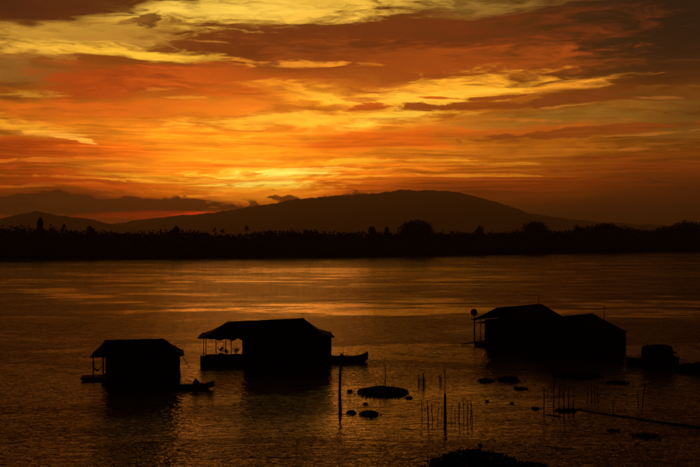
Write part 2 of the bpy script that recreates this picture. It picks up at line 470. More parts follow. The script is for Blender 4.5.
# river: muddy water, ripples of several lengths, calmer and rougher lanes drawn out by the wind
def water_material():
    m = bpy.data.materials.new('river_water'); m.use_nodes = True
    t = m.node_tree; b = t.nodes['Principled BSDF']
    b.inputs['Base Color'].default_value = (0.17, 0.075, 0.030, 1)
    b.inputs['Roughness'].default_value = 0.07
    b.inputs['IOR'].default_value = 1.333
    b.inputs['Specular IOR Level'].default_value = 0.5
    geo = t.nodes.new('ShaderNodeNewGeometry')
    def tex(scale, detail, rough, dist=0.0, loc=(0, 0, 0), rot=0.0):
        mp = t.nodes.new('ShaderNodeMapping'); mp.inputs['Scale'].default_value = scale; mp.inputs['Location'].default_value = loc
        mp.inputs['Rotation'].default_value = (0, 0, rot)
        t.links.new(geo.outputs['Position'], mp.inputs[0])
        n = t.nodes.new('ShaderNodeTexNoise'); n.inputs['Scale'].default_value = 1.0
        n.inputs['Detail'].default_value = detail; n.inputs['Roughness'].default_value = rough; n.inputs['Distortion'].default_value = dist
        t.links.new(mp.outputs[0], n.inputs['Vector'])
        return n.outputs['Fac']
    def mth(op, a, b_, c=0.0):
        n = t.nodes.new('ShaderNodeMath'); n.operation = op
        for i, v in enumerate((a, b_, c)):
            if isinstance(v, bpy.types.NodeSocket): t.links.new(v, n.inputs[i])
            else: n.inputs[i].default_value = v
        return n.outputs[0]
    def rng(v, lo, hi, a, c):
        n = t.nodes.new('ShaderNodeMapRange'); n.interpolation_type = 'SMOOTHSTEP'
        t.links.new(v, n.inputs['Value'])
        for k, q in zip(('From Min', 'From Max', 'To Min', 'To Max'), (lo, hi, a, c)): n.inputs[k].default_value = q
        return n.outputs['Result']
    ripple = tex((0.75, 1.25, 1), 3.0, 0.55, 0.4)
    small = tex((2.6, 3.6, 1), 2.0, 0.5, 0.3, (5, 2, 0), 0.25)
    swell = tex((0.10, 0.26, 1), 2.0, 0.5, 0.3, (1, 8, 0), -0.12)
    lanes = tex((0.0065, 0.016, 1), 4.0, 0.65, 1.2, (2.0, 0.3, 0), 0.05)
    lanes2 = tex((0.032, 0.070, 1), 6.0, 0.72, 0.8, (0.4, 3.3, 0), -0.03)
    calm = rng(mth('ADD', mth('MULTIPLY', lanes, 0.42), mth('MULTIPLY', lanes2, 0.58)), 0.42, 0.58, WATER_CALM, WATER_ROUGH)
    h = mth('ADD', mth('MULTIPLY', ripple, 0.13), mth('MULTIPLY', small, 0.034))
    sepp = t.nodes.new('ShaderNodeSeparateXYZ'); t.links.new(geo.outputs['Position'], sepp.inputs[0])
    calm = mth('MAXIMUM', calm, rng(sepp.outputs[1], 105.0, 190.0, 0.9, 0.15))
    calm = mth('MAXIMUM', calm, rng(sepp.outputs[1], 420.0, 620.0, 0.15, 0.35))
    h = mth('MULTIPLY', mth('MULTIPLY', h, calm), rng(sepp.outputs[1], 80.0, 220.0, 2.0, 1.9))
    lee = t.nodes.new('ShaderNodeVectorMath'); lee.operation = 'MULTIPLY_ADD'; t.links.new(geo.outputs['Position'], lee.inputs[0])
    lee.inputs[1].default_value = (1 / 20.0, 1 / 24.0, 0); lee.inputs[2].default_value = (-9.0 / 20.0, -92.0 / 24.0, 0)
    lel = t.nodes.new('ShaderNodeVectorMath'); lel.operation = 'LENGTH'; t.links.new(lee.outputs[0], lel.inputs[0])
    h = mth('MULTIPLY', h, rng(lel.outputs['Value'], 0.3, 1.2, 0.3, 1.0))                     # the lee of the weed and stakes
    h = mth('MULTIPLY', h, rng(sepp.outputs[1], 380.0, 650.0, 1.0, 1.5))                        # open reach under the far bank      # choppy all along the near shallows, smoother lanes farther out
    h = mth('ADD', h, mth('ADD', mth('MULTIPLY', swell, 0.14), mth('MULTIPLY', tex((0.30, 0.55, 1), 2.0, 0.5, 0.3, (4, 4, 0), 0.15), 0.09)))
    h = mth('ADD', h, mth('MULTIPLY', tex((0.13, 0.17, 1), 3.0, 0.6, 0.4, (7, 1, 0), 0.2), rng(sepp.outputs[1], 120.0, 380.0, 0.0, 0.22)))
    bp = t.nodes.new('ShaderNodeBump'); bp.inputs['Strength'].default_value = 1.0; bp.inputs['Distance'].default_value = 1.0
    t.links.new(h, bp.inputs['Height']); t.links.new(bp.outputs[0], b.inputs['Normal'])
    return m
WATER_CALM, WATER_ROUGH = 0.2, 1.5
M['water'] = water_material()

# ------------------------------------------------------------------ the setting: river, far bank, hills
SHORE = [(-900, 640), (-330, 610), (-235, 670), (0, 745), (380, 1080), (540, 1180), (1200, 1260)]      # x, y of the far waterline
SHORE = [(-9000, 520), (-900, 560)] + SHORE[1:] + [(9000, 1300)]
def shore_y(x):
    for (x0, y0), (x1, y1) in zip(SHORE, SHORE[1:]):
        if x0 <= x <= x1:
            return y0 + (y1 - y0) * (x - x0) / (x1 - x0)
    return SHORE[-1][1]

w = MB()
w.poly([(-9000, -1500, 0), (9000, -1500, 0), (9000, 1500, 0), (-9000, 1500, 0)], [(0, 1, 2, 3)])
tag(w.build('river', M['water']), kind='structure')

bk = MB()
xs = sorted(set([-9000, -6000, -3000, -1500] + list(range(-1000, 1301, 20)) + [1600, 3000, 6000, 9000]))
rows = [(-1.5, -0.6), (0.0, 0.02), (1.5, 0.5), (6.0, 1.3), (40, 1.9), (400, 2.2), (2500, 2.5), (14000, 3.0)]
pts = []
for off, z in rows:
    for x in xs:
        jit = (math.sin(x * 0.11) + math.sin(x * 0.037 + 1.0) * 1.6 + math.sin(x * 0.31) * 0.5) * 0.9
        pts.append((x, shore_y(x) + off + (jit if off < 100 else 0), z))
nx = len(xs)
bk.poly(pts, [(j * nx + i, j * nx + i + 1, (j + 1) * nx + i + 1, (j + 1) * nx + i) for j in range(len(rows) - 1) for i in range(nx - 1)])
tag(bk.build('far_bank', M['bank'], smooth=True), kind='structure')

def interp(tab, x):
    if x <= tab[0][0]: return tab[0][1]
    for (a, b), (c, d) in zip(tab, tab[1:]):
        if x <= c: return b + (d - b) * (x - a) / (c - a)
    return tab[-1][1]

def hill(name, Yc, prof, px0, px1, n, depth, knob):
    """a ridge whose crest runs along y = Yc; prof gives its skyline"""
    xs = [(-350 + px0 + (px1 - px0) * i / (n - 1)) / FPX * Yc for i in range(n)]
    js = [-1.0, -0.8, -0.62, -0.45, -0.3, -0.17, -0.07, 0.0, 0.08, 0.2, 0.4, 0.7, 1.0]
    r = np.random.default_rng(5)
    ph = r.uniform(0, 6.28, 8)
    pts = []
    for j in js:
        for x in xs:
            px = x / Yc * FPX + 350
            zc = CAM_H + (HOR - interp(prof, px)) / FPX * Yc
            bump = sum(math.sin(x / s + p) for s, p in zip((41, 67, 23, 97), ph)) * knob * 0.4 + r.uniform(-1, 1) * knob
            spur = 0.75 + 0.25 * math.sin(x / 420.0 + ph[4]) * math.sin(x / 910.0 + ph[5])
            s = (1 - abs(j)) ** (1.15 if j < 0 else 1.0)
            s = s if abs(j) < 0.1 else s * (0.8 + 0.2 * spur)
            pts.append((x, Yc + j * depth, max(zc + bump, 4) * s + 1.5 * (1 - s)))
    mb = MB()
    mb.poly(pts, [(a * n + i, a * n + i + 1, (a + 1) * n + i + 1, (a + 1) * n + i) for a in range(len(js) - 1) for i in range(n - 1)])
    return tag(mb.build(name, M['hill'], smooth=True), kind='structure')

hill('wooded_ridge_hill', 11500, [(-200, 228), (90, 227), (120, 223), (145, 219), (172, 216), (200, 214), (235, 209.5), (262, 205), (300, 199), (330, 196.2), (352, 195),
     (375, 193), (400, 190.5), (430, 190), (455, 191.5), (470, 195), (490, 200), (512, 207), (530, 213), (560, 218), (600, 222), (700, 227), (860, 230), (1000, 232)], -100, 900, 520, 2600, 5.5)
hill('pointed_hill', 8800, [(-260, 229), (-120, 224), (-40, 221), (0, 219), (20, 214), (36, 211), (52, 214), (70, 217), (90, 219), (112, 224), (140, 229), (180, 233)], -260, 180, 160, 1500, 4.0)

# ------------------------------------------------------------------ far wood
def crown(center, rad, n, size, shell=0.55):
    """n leaf clumps as quads through an ellipsoid"""
    d = RNG.normal(size=(n, 3)); d /= np.linalg.norm(d, axis=1)[:, None]
    r = (shell + (1 - shell) * RNG.random(n)) * (0.85 + 0.3 * RNG.random(n))
    c = np.array(center)[None] + d * r[:, None] * np.array(rad)[None]
    a = RNG.normal(size=(n, 3)); a /= np.linalg.norm(a, axis=1)[:, None]
    b = np.cross(a, RNG.normal(size=(n, 3))); b /= np.linalg.norm(b, axis=1)[:, None]
    s = size * (0.6 + 0.8 * RNG.random(n))[:, None]
    a = a * s; b = b * s * 0.7
    return np.stack([c - a, c + b * 0.9, c + a, c - b * 0.9], axis=1)

SKYLINE = [(-300, 227), (0, 226.5), (15, 225), (30, 226), (50, 226), (60, 228), (90, 229), (120, 231), (150, 231.5), (168, 229), (176, 227.5), (190, 229), (215, 232), (245, 232), (268, 229),
           (280, 228), (300, 228.5), (322, 230), (345, 230.5), (380, 231), (440, 231), (470, 231), (505, 231), (520, 228), (560, 230), (575, 229), (588, 225), (604, 224), (622, 224.5), (634, 228), (645, 229.5),
           (662, 226), (676, 222), (700, 221.5), (760, 223), (1000, 224)]
def top_at(px):
    return interp(SKYLINE, px)
quads = []
x = -560.0
while x < 760:
    for row, (off, hs) in enumerate(((5, 0.45), (12, 0.72), (22, 0.93), (36, 1.0), (55, 1.0))):
        xx = x + random.uniform(-3, 3)
        Y = shore_y(xx) + off + random.uniform(-2, 4)
        px = xx / Y * FPX + 350
        ztop = (CAM_H + (HOR - top_at(px)) / FPX * Y) * hs * (random.uniform(0.94, 1.0) + 0.03 * math.sin(xx * 0.05) * math.sin(xx * 0.021 + 1))
        rz = ztop * random.uniform(0.36, 0.48); rx = random.uniform(4.0, 7.0) * (1.5 if row >= 3 else 1.0)
        quads.append(crown((xx, Y, ztop - rz), (rx, rx * 0.8, rz), 110, 1.15))
        quads.append(crown((xx, Y - 1, ztop * 0.3), (rx * 1.1, rx * 0.7, ztop * 0.32), 55, 1.9, 0.2))
    x += random.uniform(3.6, 5.4)
tag(np_quads('riverside_wood', np.concatenate(quads), M['foliage']), 'dense dark wood lining the whole far bank of the river', 'wood', kind='stuff')

# trees that stand out of the wood's skyline
def far_tree(px, ytop, wpx, off, label, clumps=5):
    X0 = None
    Y = 700.0
    for _ in range(12):
        Y = shore_y((px - 350) / FPX * Y) + off
    X = (px - 350) / FPX * Y
    ztop = CAM_H + (HOR - ytop) / FPX * Y
    wm = wpx / FPX * Y
    t = thing('broadleaf_tree', (X, Y, 1.6), label, 'tree', 'trees standing above the far wood')
    h = ztop - 1.6
    mb = MB()
    lean = random.uniform(-0.4, 0.4)
    mb.tube([(0, 0, -0.4), (lean * 0.4, 0, h * 0.3), (lean, 0.1, h * 0.72)], [h * 0.028, h * 0.02, h * 0.008], 7)
    cs = []
    for k in range(clumps):
        a = k * 2.4 + random.random()
        rr = 0.26 * wm * (0.4 + 0.6 * random.random()) if k else 0
        cz = h * (0.80 if k == 0 else random.uniform(0.52, 0.78))
        cs.append((math.cos(a) * rr, math.sin(a) * rr, cz))
        mb.tube([(lean * 0.5, 0, h * 0.4), (math.cos(a) * rr * 0.5, math.sin(a) * rr * 0.5, h * 0.55), cs[-1]], [h * 0.012, h * 0.008, h * 0.003], 5)
    mb.build('trunk', M['bark'], t, True)
    q = [crown(c, (wm * 0.30, wm * 0.30, min(h * 0.22, wm * 0.34)), 200, 0.95, 0.35) for c in cs[1:]]
    q.append(crown((0, 0, h - h * 0.2), (wm * 0.30, wm * 0.30, h * 0.2), 260, 0.95, 0.35))
    np_quads('crown', np.concatenate(q), M['foliage'], t)
    return t

def far_palm(px, ytop, wpx, off, label):
    Y = 700.0
    for _ in range(12):
        Y = shore_y((px - 350) / FPX * Y) + off
    X = (px - 350) / FPX * Y
    h = CAM_H + (HOR - ytop) / FPX * Y - 1.6
    r = wpx / FPX * Y * 0.5
    t = thing('palm_tree', (X, Y, 1.6), label, 'palm tree', 'palms standing above the far wood')
    lean = random.uniform(-0.6, 0.6)
    MB().tube([(0, 0, -0.4), (lean * 0.3, 0, h * 0.5), (lean, 0, h - r)], [0.34, 0.24, 0.20], 8).build('trunk', M['bark'], t, True)
    mb = MB()
    for k in range(30):
        a = random.uniform(0, 6.28); el = random.uniform(-0.7, 1.4)
        d = Vector((math.cos(a) * math.cos(el), math.sin(a) * math.cos(el), math.sin(el)))
        s = d.cross(Vector((0, 0, 1))).normalized() if abs(d.z) < 0.98 else Vector((1, 0, 0))
        o = Vector((lean, 0, h - r))
        L = r * random.uniform(0.85, 1.1)
        p0, p1, p2 = o, o + d * L * 0.55, o + d * L + Vector((0, 0, -0.12 * L))
        mb.poly([p0, p1 + s * L * 0.26, p2 + s * L * 0.30, p2 + d * L * 0.1, p2 - s * L * 0.30, p1 - s * L * 0.26], [(0, 1, 2, 3), (0, 3, 4, 5)])
    mb.build('crown', M['foliage'], t)
    return t

far_tree(40, 217.5, 10, 20, 'tall narrow dark tree on the far bank in front of the pointed hill', 4)
far_tree(90, 225.5, 11, 18, 'small tree rising above the far wood between pointed hill and red glow', 4)
far_tree(176, 226, 13, 20, 'bushy tree on the far bank below the brightest red streak of sky')
far_tree(372, 225.5, 11, 18, 'small thin tree just left of the big domed tree on the far bank', 4)
far_tree(387, 226.5, 8, 16, 'low round tree close beside the left foot of the big domed tree', 4)
far_tree(417, 219, 38, 22, 'big broad domed tree, the most prominent crown on the far bank', 11)
far_tree(480, 225.5, 13, 20, 'lone small crown standing midway between the two domed trees', 4)
far_tree(535, 221, 30, 22, 'second domed tree on the far bank, above the left floating house pair', 9)
far_tree(578, 225, 14, 20, 'small pointed crown just right of the second domed tree', 4)
far_tree(606, 222.5, 34, 24, 'wide flat-topped tree group crown right of the small pointed crown', 9)
far_tree(688, 219.5, 40, 24, 'tall broad tree at the right edge of the far wood', 9)
far_palm(63, 224, 6, 14, 'leftmost palm on the far bank, right of the tall narrow tree')
far_palm(215, 227.5, 5, 12, 'thin palm, left one of the close pair under the red glow')
far_palm(222, 228.5, 5, 16, 'thin palm, right one of the close pair under the red glow')
far_palm(247, 225.5, 6, 14, 'single palm with round head standing clear right of the palm pair')

# ------------------------------------------------------------------ floating houses
def sheet_face(mb, A, B, C, D, n=14, m=3, ragged=0.0, sag=0.0):
    """a roof slope: A-B its upper edge, D-C its lower edge (A above D); n strips across, m down"""
    A, B, C, D = map(Vector, (A, B, C, D))
    pts = []
    for j in range(m + 1):
        v = j / m
        for i in range(n + 1):
            u = i / n
            p = (A * (1 - u) + B * u) * (1 - v) + (D * (1 - u) + C * u) * v
            p.z -= sag * math.sin(math.pi * v)
            if j == m and ragged and 0 < i < n:
                dn = ((D + C) / 2 - (A + B) / 2).normalized()
                p += dn * random.uniform(-ragged, ragged)
                p.z += random.uniform(-0.3, 0.3) * ragged
            if 0 < i < n and 0 < j < m:
                p.z += random.uniform(-0.02, 0.02)
            pts.append(p)
    w_ = n + 1
    mb.poly(pts, [(j * w_ + i, j * w_ + i + 1, (j + 1) * w_ + i + 1, (j + 1) * w_ + i) for j in range(m) for i in range(n)])

def add_solid(o, t):
    md = o.modifiers.new('thickness', 'SOLIDIFY'); md.thickness = t; md.offset = -1.0
    return o

def hip_roof(parent, ridge, rings, mat):
    """ridge: ((x,z),(x,z)); rings: [(x0, x1, y0, y1, z_left, z_right), ...] going down and out"""
    (xa, za), (xb, zb) = ridge
    mb = MB()
    prev = [(xa, 0, za), (xb, 0, zb), (xb, 0, zb), (xa, 0, za)]
    for k, (x0, x1, y0, y1, zl, zr) in enumerate(rings):
        cur_ = [(x0, y0, zl), (x1, y0, zr), (x1, y1, zr), (x0, y1, zl)]
        last = k == len(rings) - 1
        for e in range(4):
            a, b = e, (e + 1) % 4
            sheet_face(mb, prev[a], prev[b], cur_[b], cur_[a], 18 if e % 2 == 0 else 10, 3, 0.07 if last else 0.0, 0.04)
        prev = cur_
    roof = add_solid(mb.build('roof', mat, parent), 0.05)
    rc = MB()
    n = 8
    cap = [(xa - 0.12 + (xb - xa + 0.24) * i / n, 0, za + (zb - za) * i / n + 0.035 + random.uniform(-0.015, 0.015)) for i in range(n + 1)]
    pts, fs = [], []
    for (x_, y_, z_) in cap:
        pts += [(x_, -0.22, z_ - 0.10), (x_, 0, z_ + 0.02), (x_, 0.22, z_ - 0.10)]
    for i in range(n):
        for k in range(2):
            fs.append((i * 3 + k, (i + 1) * 3 + k, (i + 1) * 3 + k + 1, i * 3 + k + 1))
    rc.poly(pts, fs)
    add_solid(rc.build('ridge_cap', mat, roof), 0.03)
    return roof

def board_wall(parent, p0, p1, z0, z1, openings=(), mat='board', inward=(0, 1), z1b=None):
    """a wall of upright boards from p0 to p1 (local xy); openings: (u0, u1, zlo, zhi) in metres along it"""
    p0, p1 = Vector((*p0, 0)), Vector((*p1, 0))
    L = (p1 - p0).length
    d = (p1 - p0).normalized(); nrm = Vector((d.y, -d.x, 0))
    mb = MB()
    u = 0.0
    z1b = z1 if z1b is None else z1b
    while u < L - 0.01:
        wd = min(0.24, L - u)
        off = random.uniform(0.0, 0.018)
        zt = z1 + (z1b - z1) * (u + wd / 2) / L
        spans = [(z0, zt)]
        for (a, b, lo, hi) in openings:
            if a < u + wd / 2 < b:
                spans = [(s, e) for (s0, e0) in spans for (s, e) in ((s0, min(lo, e0)), (max(hi, s0), e0)) if e - s > 0.02]
        for (s, e) in spans:
            q = []
            for uu in (u + 0.006, u + wd - 0.006):
                for tt in (off, off + 0.035):
                    q.append(p0 + d * uu + nrm * (tt - 0.035))
            pts = [(v.x, v.y, s) for v in q] + [(v.x, v.y, e) for v in q]
            mb.poly(pts, [(0, 1, 3, 2), (4, 6, 7, 5), (0, 4, 5, 1), (2, 3, 7, 6), (0, 2, 6, 4), (1, 5, 7, 3)])
        u += wd
    # a batten sheet just behind the boards closes the joints
    return mb.build('wall', M[mat], parent)

def drum(parent, x, y, axis='x', r=0.29, L=0.88, z=0.02):
    mb = MB()
    n = 9
    prof = [(-L / 2, r * 0.9), (-L / 2 + 0.04, r), (-L / 6, r), (-L / 6 + 0.03, r * 1.05), (-L / 6 + 0.06, r), (L / 6 - 0.06, r), (L / 6 - 0.03, r * 1.05), (L / 6, r), (L / 2 - 0.04, r), (L / 2, r * 0.9)]
    if axis == 'z':
        mb.tube([(x, y, z + s + L / 2) for s, _ in prof], [q for _, q in prof], 12)
    elif axis == 'x':
        mb.tube([(x + s, y, z) for s, _ in prof], [q for _, q in prof], 12)
    else:
        mb.tube([(x, y + s, z) for s, _ in prof], [q for _, q in prof], 12)
    return mb.build('float_drum' if axis != 'z' else 'barrel', M['drum'], parent, True)

def deck(parent, x0, x1, y0, y1, z, name='deck'):
    mb = MB()
    x = x0
    while x < x1 - 0.02:
        wd = min(0.22, x1 - x)
        mb.box(x + 0.006, x + wd - 0.006, y0 + random.uniform(-0.06, 0.06), y1 + random.uniform(-0.06, 0.06), z - 0.05, z + random.uniform(-0.004, 0.004))
        x += wd
    for yy in (y0 + 0.15, (y0 + y1) / 2, y1 - 0.15):
        mb.box(x0 + 0.09, x1 - 0.09, yy - 0.06, yy + 0.06, z - 0.20, z - 0.053)
    return mb.build(name, M['dark_board'], parent)

def post(parent, x, y, z0, z1, r=0.06):
    return MB().tube([(x, y, z0), (x + random.uniform(-.02, .02), y, (z0 + z1) / 2), (x, y, z1)], [r, r * 0.95, r * 0.9], 8).build('post', M['pole'], parent, True)

def skirt(parent, x0, x1, y0, y1, z):
    mb = MB()
    for (a, b, c, d) in ((x0, x1, y0, y0 + 0.05), (x0, x1, y1 - 0.05, y1), (x0, x0 + 0.05, y0 + 0.06, y1 - 0.06), (x1 - 0.05, x1, y0 + 0.06, y1 - 0.06)):
        mb.box(a, b, c, d, -0.25, z)
    return mb.build('float_skirt', M['dark_board'], parent)

def drums_under(parent, x0, x1, y0, y1, step=1.25, top=0.44):
    n = max(2, int((x1 - x0) / step))
    for i in range(n):
        x = x0 + 0.5 + (x1 - x0 - 1.0) * i / (n - 1)
        for y in (y0 + 0.35, y1 - 0.35):
            drum(parent, x, y, 'x')
    skirt(parent, x0 - 0.02, x1 + 0.02, y0 + 0.02, y1 - 0.02, top)

def shutter_window(parent, cx, y, z0, z1, wd):
    """two board shutters in a frame, standing in the front wall plane y"""
    fr = MB()
    for (a, b, c, d) in ((cx - wd / 2 - 0.06, cx - wd / 2, z0 - 0.06, z1 + 0.06), (cx + wd / 2, cx + wd / 2 + 0.06, z0 - 0.06, z1 + 0.06),
                         (cx - wd / 2, cx + wd / 2, z1, z1 + 0.06), (cx - wd / 2, cx + wd / 2, z0 - 0.06, z0)):
        fr.box(a, b, y - 0.06, y + 0.03, c, d)
    win = fr.build('window', M['pole'], parent)
    for s in (-1, 1):
        x0, x1 = (cx - wd / 2 + 0.01, cx - 0.01) if s < 0 else (cx + 0.01, cx + wd / 2 - 0.01)
        sh = MB(); sh.box(x0, x1, y - 0.02, y + 0.01, z0 + 0.01, z1 - 0.01)
        for zz in (z0 + 0.12, z1 - 0.12):
            sh.box(x0 + 0.03, x1 - 0.03, y - 0.045, y - 0.023, zz - 0.04, zz + 0.04)
        sh.build('shutter', M['paint'], win)
    return win

def door_leaf(parent, cx, y, z0, wd=0.85, h=1.85):
    mb = MB()
    for k in range(4):
        a = cx - wd / 2 + k * wd / 4
        mb.box(a + 0.004, a + wd / 4 - 0.004, y - 0.02, y + 0.015, z0 + 0.02, z0 + h)
    for zz in (0.3, 1.0, 1.6):
        mb.box(cx - wd / 2 + 0.03, cx + wd / 2 - 0.03, y - 0.05, y - 0.023, z0 + zz - 0.05, z0 + zz + 0.05)
    d = mb.build('door', M['paint'], parent)
    MB().tube([(cx + wd * 0.36, y - 0.055, z0 + 0.92), (cx + wd * 0.36, y - 0.09, z0 + 0.97), (cx + wd * 0.36, y - 0.055, z0 + 1.04)], 0.012, 6).build('handle', M['steel'], d)
    return d

def plug(parent, x0, x1, y, z0, z1, name='wall_lining'):
    """dark lining behind board joints"""
    MB().box(x0, x1, y, y + 0.02, z0, z1).build(name, M['dark_board'], parent)

# --- the small house, left ------------------------------------------------------------
Yh = 107.3
h1 = thing('floating_house', at(135, Yh), 'small hip-roofed floating house, leftmost on the river, porch on its left side', 'house', rz=math.radians(10.5))
k1 = Yh / FPX                                                    # metres per photo pixel here
def X1(px, y=0.0): return (px - 135) / FPX * (109.7 + y)
FY = -1.7
wl, wr = X1(107.5, FY), X1(179, FY)
DZ = 0.42
deck(h1, X1(98, FY) + 0.6, wr + 0.1, FY - 0.12, 3.1, DZ)
deck(h1, X1(84, 3), X1(98, FY) + 0.58, 0.6, 3.3, DZ - 0.14, 'side_deck')
drums_under(h1, X1(98, FY) + 0.6, wr, FY, 3.0, 1.25, DZ - 0.055)
drums_under(h1, X1(87, 3), X1(104, 3), 0.7, 3.2, 1.4, DZ - 0.195)
ov = [(1.5, 2.4, DZ, DZ + 1.9), (4.2, 5.5, DZ + 0.85, DZ + 1.75)]
board_wall(h1, (wl, FY), (wr, FY), DZ, 2.92, ov)
door_leaf(h1, wl + 1.95, FY, DZ, 0.86, 1.88)
shutter_window(h1, wl + 4.85, FY, DZ + 0.86, DZ + 1.74, 1.24)
board_wall(h1, (wr, FY), (wr, 3.0), DZ, 2.92, [(1.4, 2.8, DZ + 0.8, DZ + 1.7)])
board_wall(h1, (wr, 3.0), (wl, 3.0), DZ, 2.92)
board_wall(h1, (wl, 3.0), (wl, FY), DZ, 2.92, [(1.0, 2.0, DZ, DZ + 1.9)])
for (a, b, y) in ((wl + 0.03, wr - 0.03, FY + 0.06), (wl + 0.03, wr - 0.03, 2.9)):
    plug(h1, a, b, y, DZ + 0.01, 2.88)
for pts_ in ((94.5, 0.9), (94.5, 3.0), (104, 3.05), (104, 0.75)):
    post(h1, X1(pts_[0], pts_[1]) + 0.05, pts_[1], DZ - 0.14, 2.85, 0.05)
MB().tube([(X1(94.5, 0.9), 0.9, 1.22), (X1(104, 0.9), 0.9, 1.12)], 0.03, 6).build('rail', M['bamboo'], h1, True)
hip_roof(h1, ((X1(107), 4.36), (X1(162.5), 4.40)),
         [(X1(98, -2) + 0.05, X1(176, -2) - 0.05, -1.8, 2.75, 3.26, 3.22), (X1(93.3, -2), X1(183, -2), -2.35, 3.65, 2.84, 2.76)], M['thatch'])
br = MB(); br.tube([(wr + 0.05, FY + 0.4, 2.72), (wr + 0.42, FY + 0.2, 2.35), (wr + 0.95, FY - 0.1, 1.55)], [0.035, 0.03, 0.025], 6)
br.build('awning_pole', M['bamboo'], h1, True)

R1 = Matrix.Rotation(h1.rotation_euler.z, 3, 'Z')
ham = thing('hammock', h1.location + R1 @ Vector((X1(99.5, 2.0), 2.0, 0.9)), 'sagging cloth hammock slung under the porch of the leftmost small house', 'hammock', rz=h1.rotation_euler.z)
mb = MB(); pts_ = []
for i in range(11):
    s = i / 10; xx = -0.55 + 1.0 * s; zz = 0.55 - 0.75 * math.sin(math.pi * s) * (1 - 0.25 * s); wd = 0.04 + 0.30 * math.sin(math.pi * s)
    for j in range(5):
        q = j / 4 - 0.5
        pts_.append((xx, q * wd * 2, zz + abs(q) * wd * 0.9))
mb.poly(pts_, [(i * 5 + j, i * 5 + j + 1, i * 5 + j + 6, i * 5 + j + 5) for i in range(10) for j in range(4)])
add_solid(mb.build('cloth', M['cloth'], ham, True), 0.015)
MB().tube([(-0.55, 0, 0.56), (-0.62, 0, 1.3)], 0.012, 5).build('rope', M['bamboo'], ham)
MB().tube([(0.45, 0, 0.56), (0.50, 0, 1.3)], 0.012, 5).build('rope', M['bamboo'], ham)

# --- the long house, centre left ---------------------------------------------------------
Yh = 121.0
h2 = thing('floating_house', at(265, Yh), 'long dark floating house with flared roof and open barrel-ended porch, second from left', 'house', rz=math.radians(4.5))
def X2(px, y=0.0): return (px - 265) / FPX * (121.4 + y)
FY, BY, DZ = -2.4, 3.2, 0.5
wl, wr = X2(242.5, FY), X2(331.5, FY)
deck(h2, wl - 0.05, wr + 0.1, FY - 0.15, BY + 0.1, DZ)
deck(h2, X2(203, 1), wl - 0.1, -0.2, BY, DZ, 'porch_deck')
drums_under(h2, wl, wr, FY, BY)
drums_under(h2, X2(203, 1), wl, -0.1, BY)
op = [(1.2, 2.1, DZ, DZ + 1.95), (4.0, 5.4, DZ + 0.85, DZ + 1.8), (7.4, 8.8, DZ + 0.85, DZ + 1.8)]
board_wall(h2, (wl, FY), (wr, FY), DZ, 3.5, op)
door_leaf(h2, wl + 1.65, FY, DZ, 0.86, 1.93)
for c in (4.7, 8.1):
    shutter_window(h2, wl + c, FY, DZ + 0.86, DZ + 1.79, 1.34)
board_wall(h2, (wr, FY), (wr, BY), DZ, 3.5, [(2.0, 3.4, DZ + 0.85, DZ + 1.8)])
board_wall(h2, (wr, BY), (wl, BY), DZ, 3.5)
board_wall(h2, (wl, BY), (wl, FY), DZ, 3.5, [(1.2, 2.2, DZ, DZ + 1.95)])
plug(h2, wl + 0.03, wr - 0.03, FY + 0.06, DZ + 0.01, 3.42)
plug(h2, wl + 0.03, wr - 0.03, BY - 0.1, DZ + 0.01, 3.42)
# porch: low plank parapet, posts, hanging pots
board_wall(h2, (X2(206.5, -0.1), -0.15), (wl, -0.15), DZ - 0.35, DZ + 0.78)
board_wall(h2, (X2(206.5, BY), BY), (wl, BY), DZ - 0.1, DZ + 0.3)
for px_ in (204.5, 216.5, 231.5):
    post(h2, X2(px_, -0.02), -0.02, DZ, 3.45, 0.055)
for px_ in (206.5, 226):
    post(h2, X2(px_, BY - 0.1), BY - 0.1, DZ, 3.45, 0.05)
drum(h2, X2(204.4, -0.35), -0.55, 'z', 0.40, 1.25, -0.10)
MB().tube([(X2(204, 0), -0.05, 3.36), (X2(222, 0), -0.05, 3.30), (wl, -0.05, 3.38)], 0.05, 6).build('porch_beam', M['pole'], h2, True)
aw = MB(); pa = []
for i in range(15):
    s_ = i / 14; xx = X2(214.5, 0) + (wl - X2(214.5, 0)) * s_
    drop = 0.22 + 0.30 * abs(math.sin(s_ * 7.5)) ** 0.7 + random.uniform(-0.05, 0.05)
    pa += [(xx, -0.16, 3.42), (xx, -0.18 + 0.03 * math.sin(i * 2.0), 3.42 - drop)]
aw.poly(pa, [(2 * i, 2 * i + 2, 2 * i + 3, 2 * i + 1) for i in range(14)])
add_solid(aw.build('awning_cloth', M['cloth'], h2), 0.012)
hip_roof(h2, ((X2(228), 5.12), (X2(303), 5.50)),
         [(X2(211.5, -1), X2(319.5, -2), -2.4, 3.0, 3.87, 3.97), (X2(199.6, -1), X2(334.0, -2), -3.05, 3.85, 3.42, 3.40)], M['roof_sheet'])

def potted(px, y, z, label, s=1.0):
    base_ = h2.location + Matrix.Rotation(h2.rotation_euler.z, 3, 'Z') @ Vector((X2(px, y), y, z))
    t = thing('potted_plant', base_, label, 'plant', 'pot plants on the long house porch')
    MB().tube([(0, 0, 0), (0, 0, 0.03), (0, 0, 0.2 * s), (0, 0, 0.24 * s)], [0.09 * s, 0.10 * s, 0.15 * s, 0.16 * s], 10).build('pot', M['drum'], t, True)
    q = crown((0, 0, 0.5 * s), (0.32 * s, 0.30 * s, 0.26 * s), 150, 0.075, 0.1)
    np_quads('leaves', q, M['hyacinth'], t)
    return t
potted(221.5, 0.12, DZ + 0.42, 'bushy pot plant on the porch parapet between the second and third posts', 1.9)
potted(226.5, 0.12, DZ + 0.42, 'smaller pot plant on the parapet just left of the third porch post', 1.3)
potted(236.5, 0.12, DZ + 0.42, 'low pot plant on the parapet against the long house wall', 1.6)

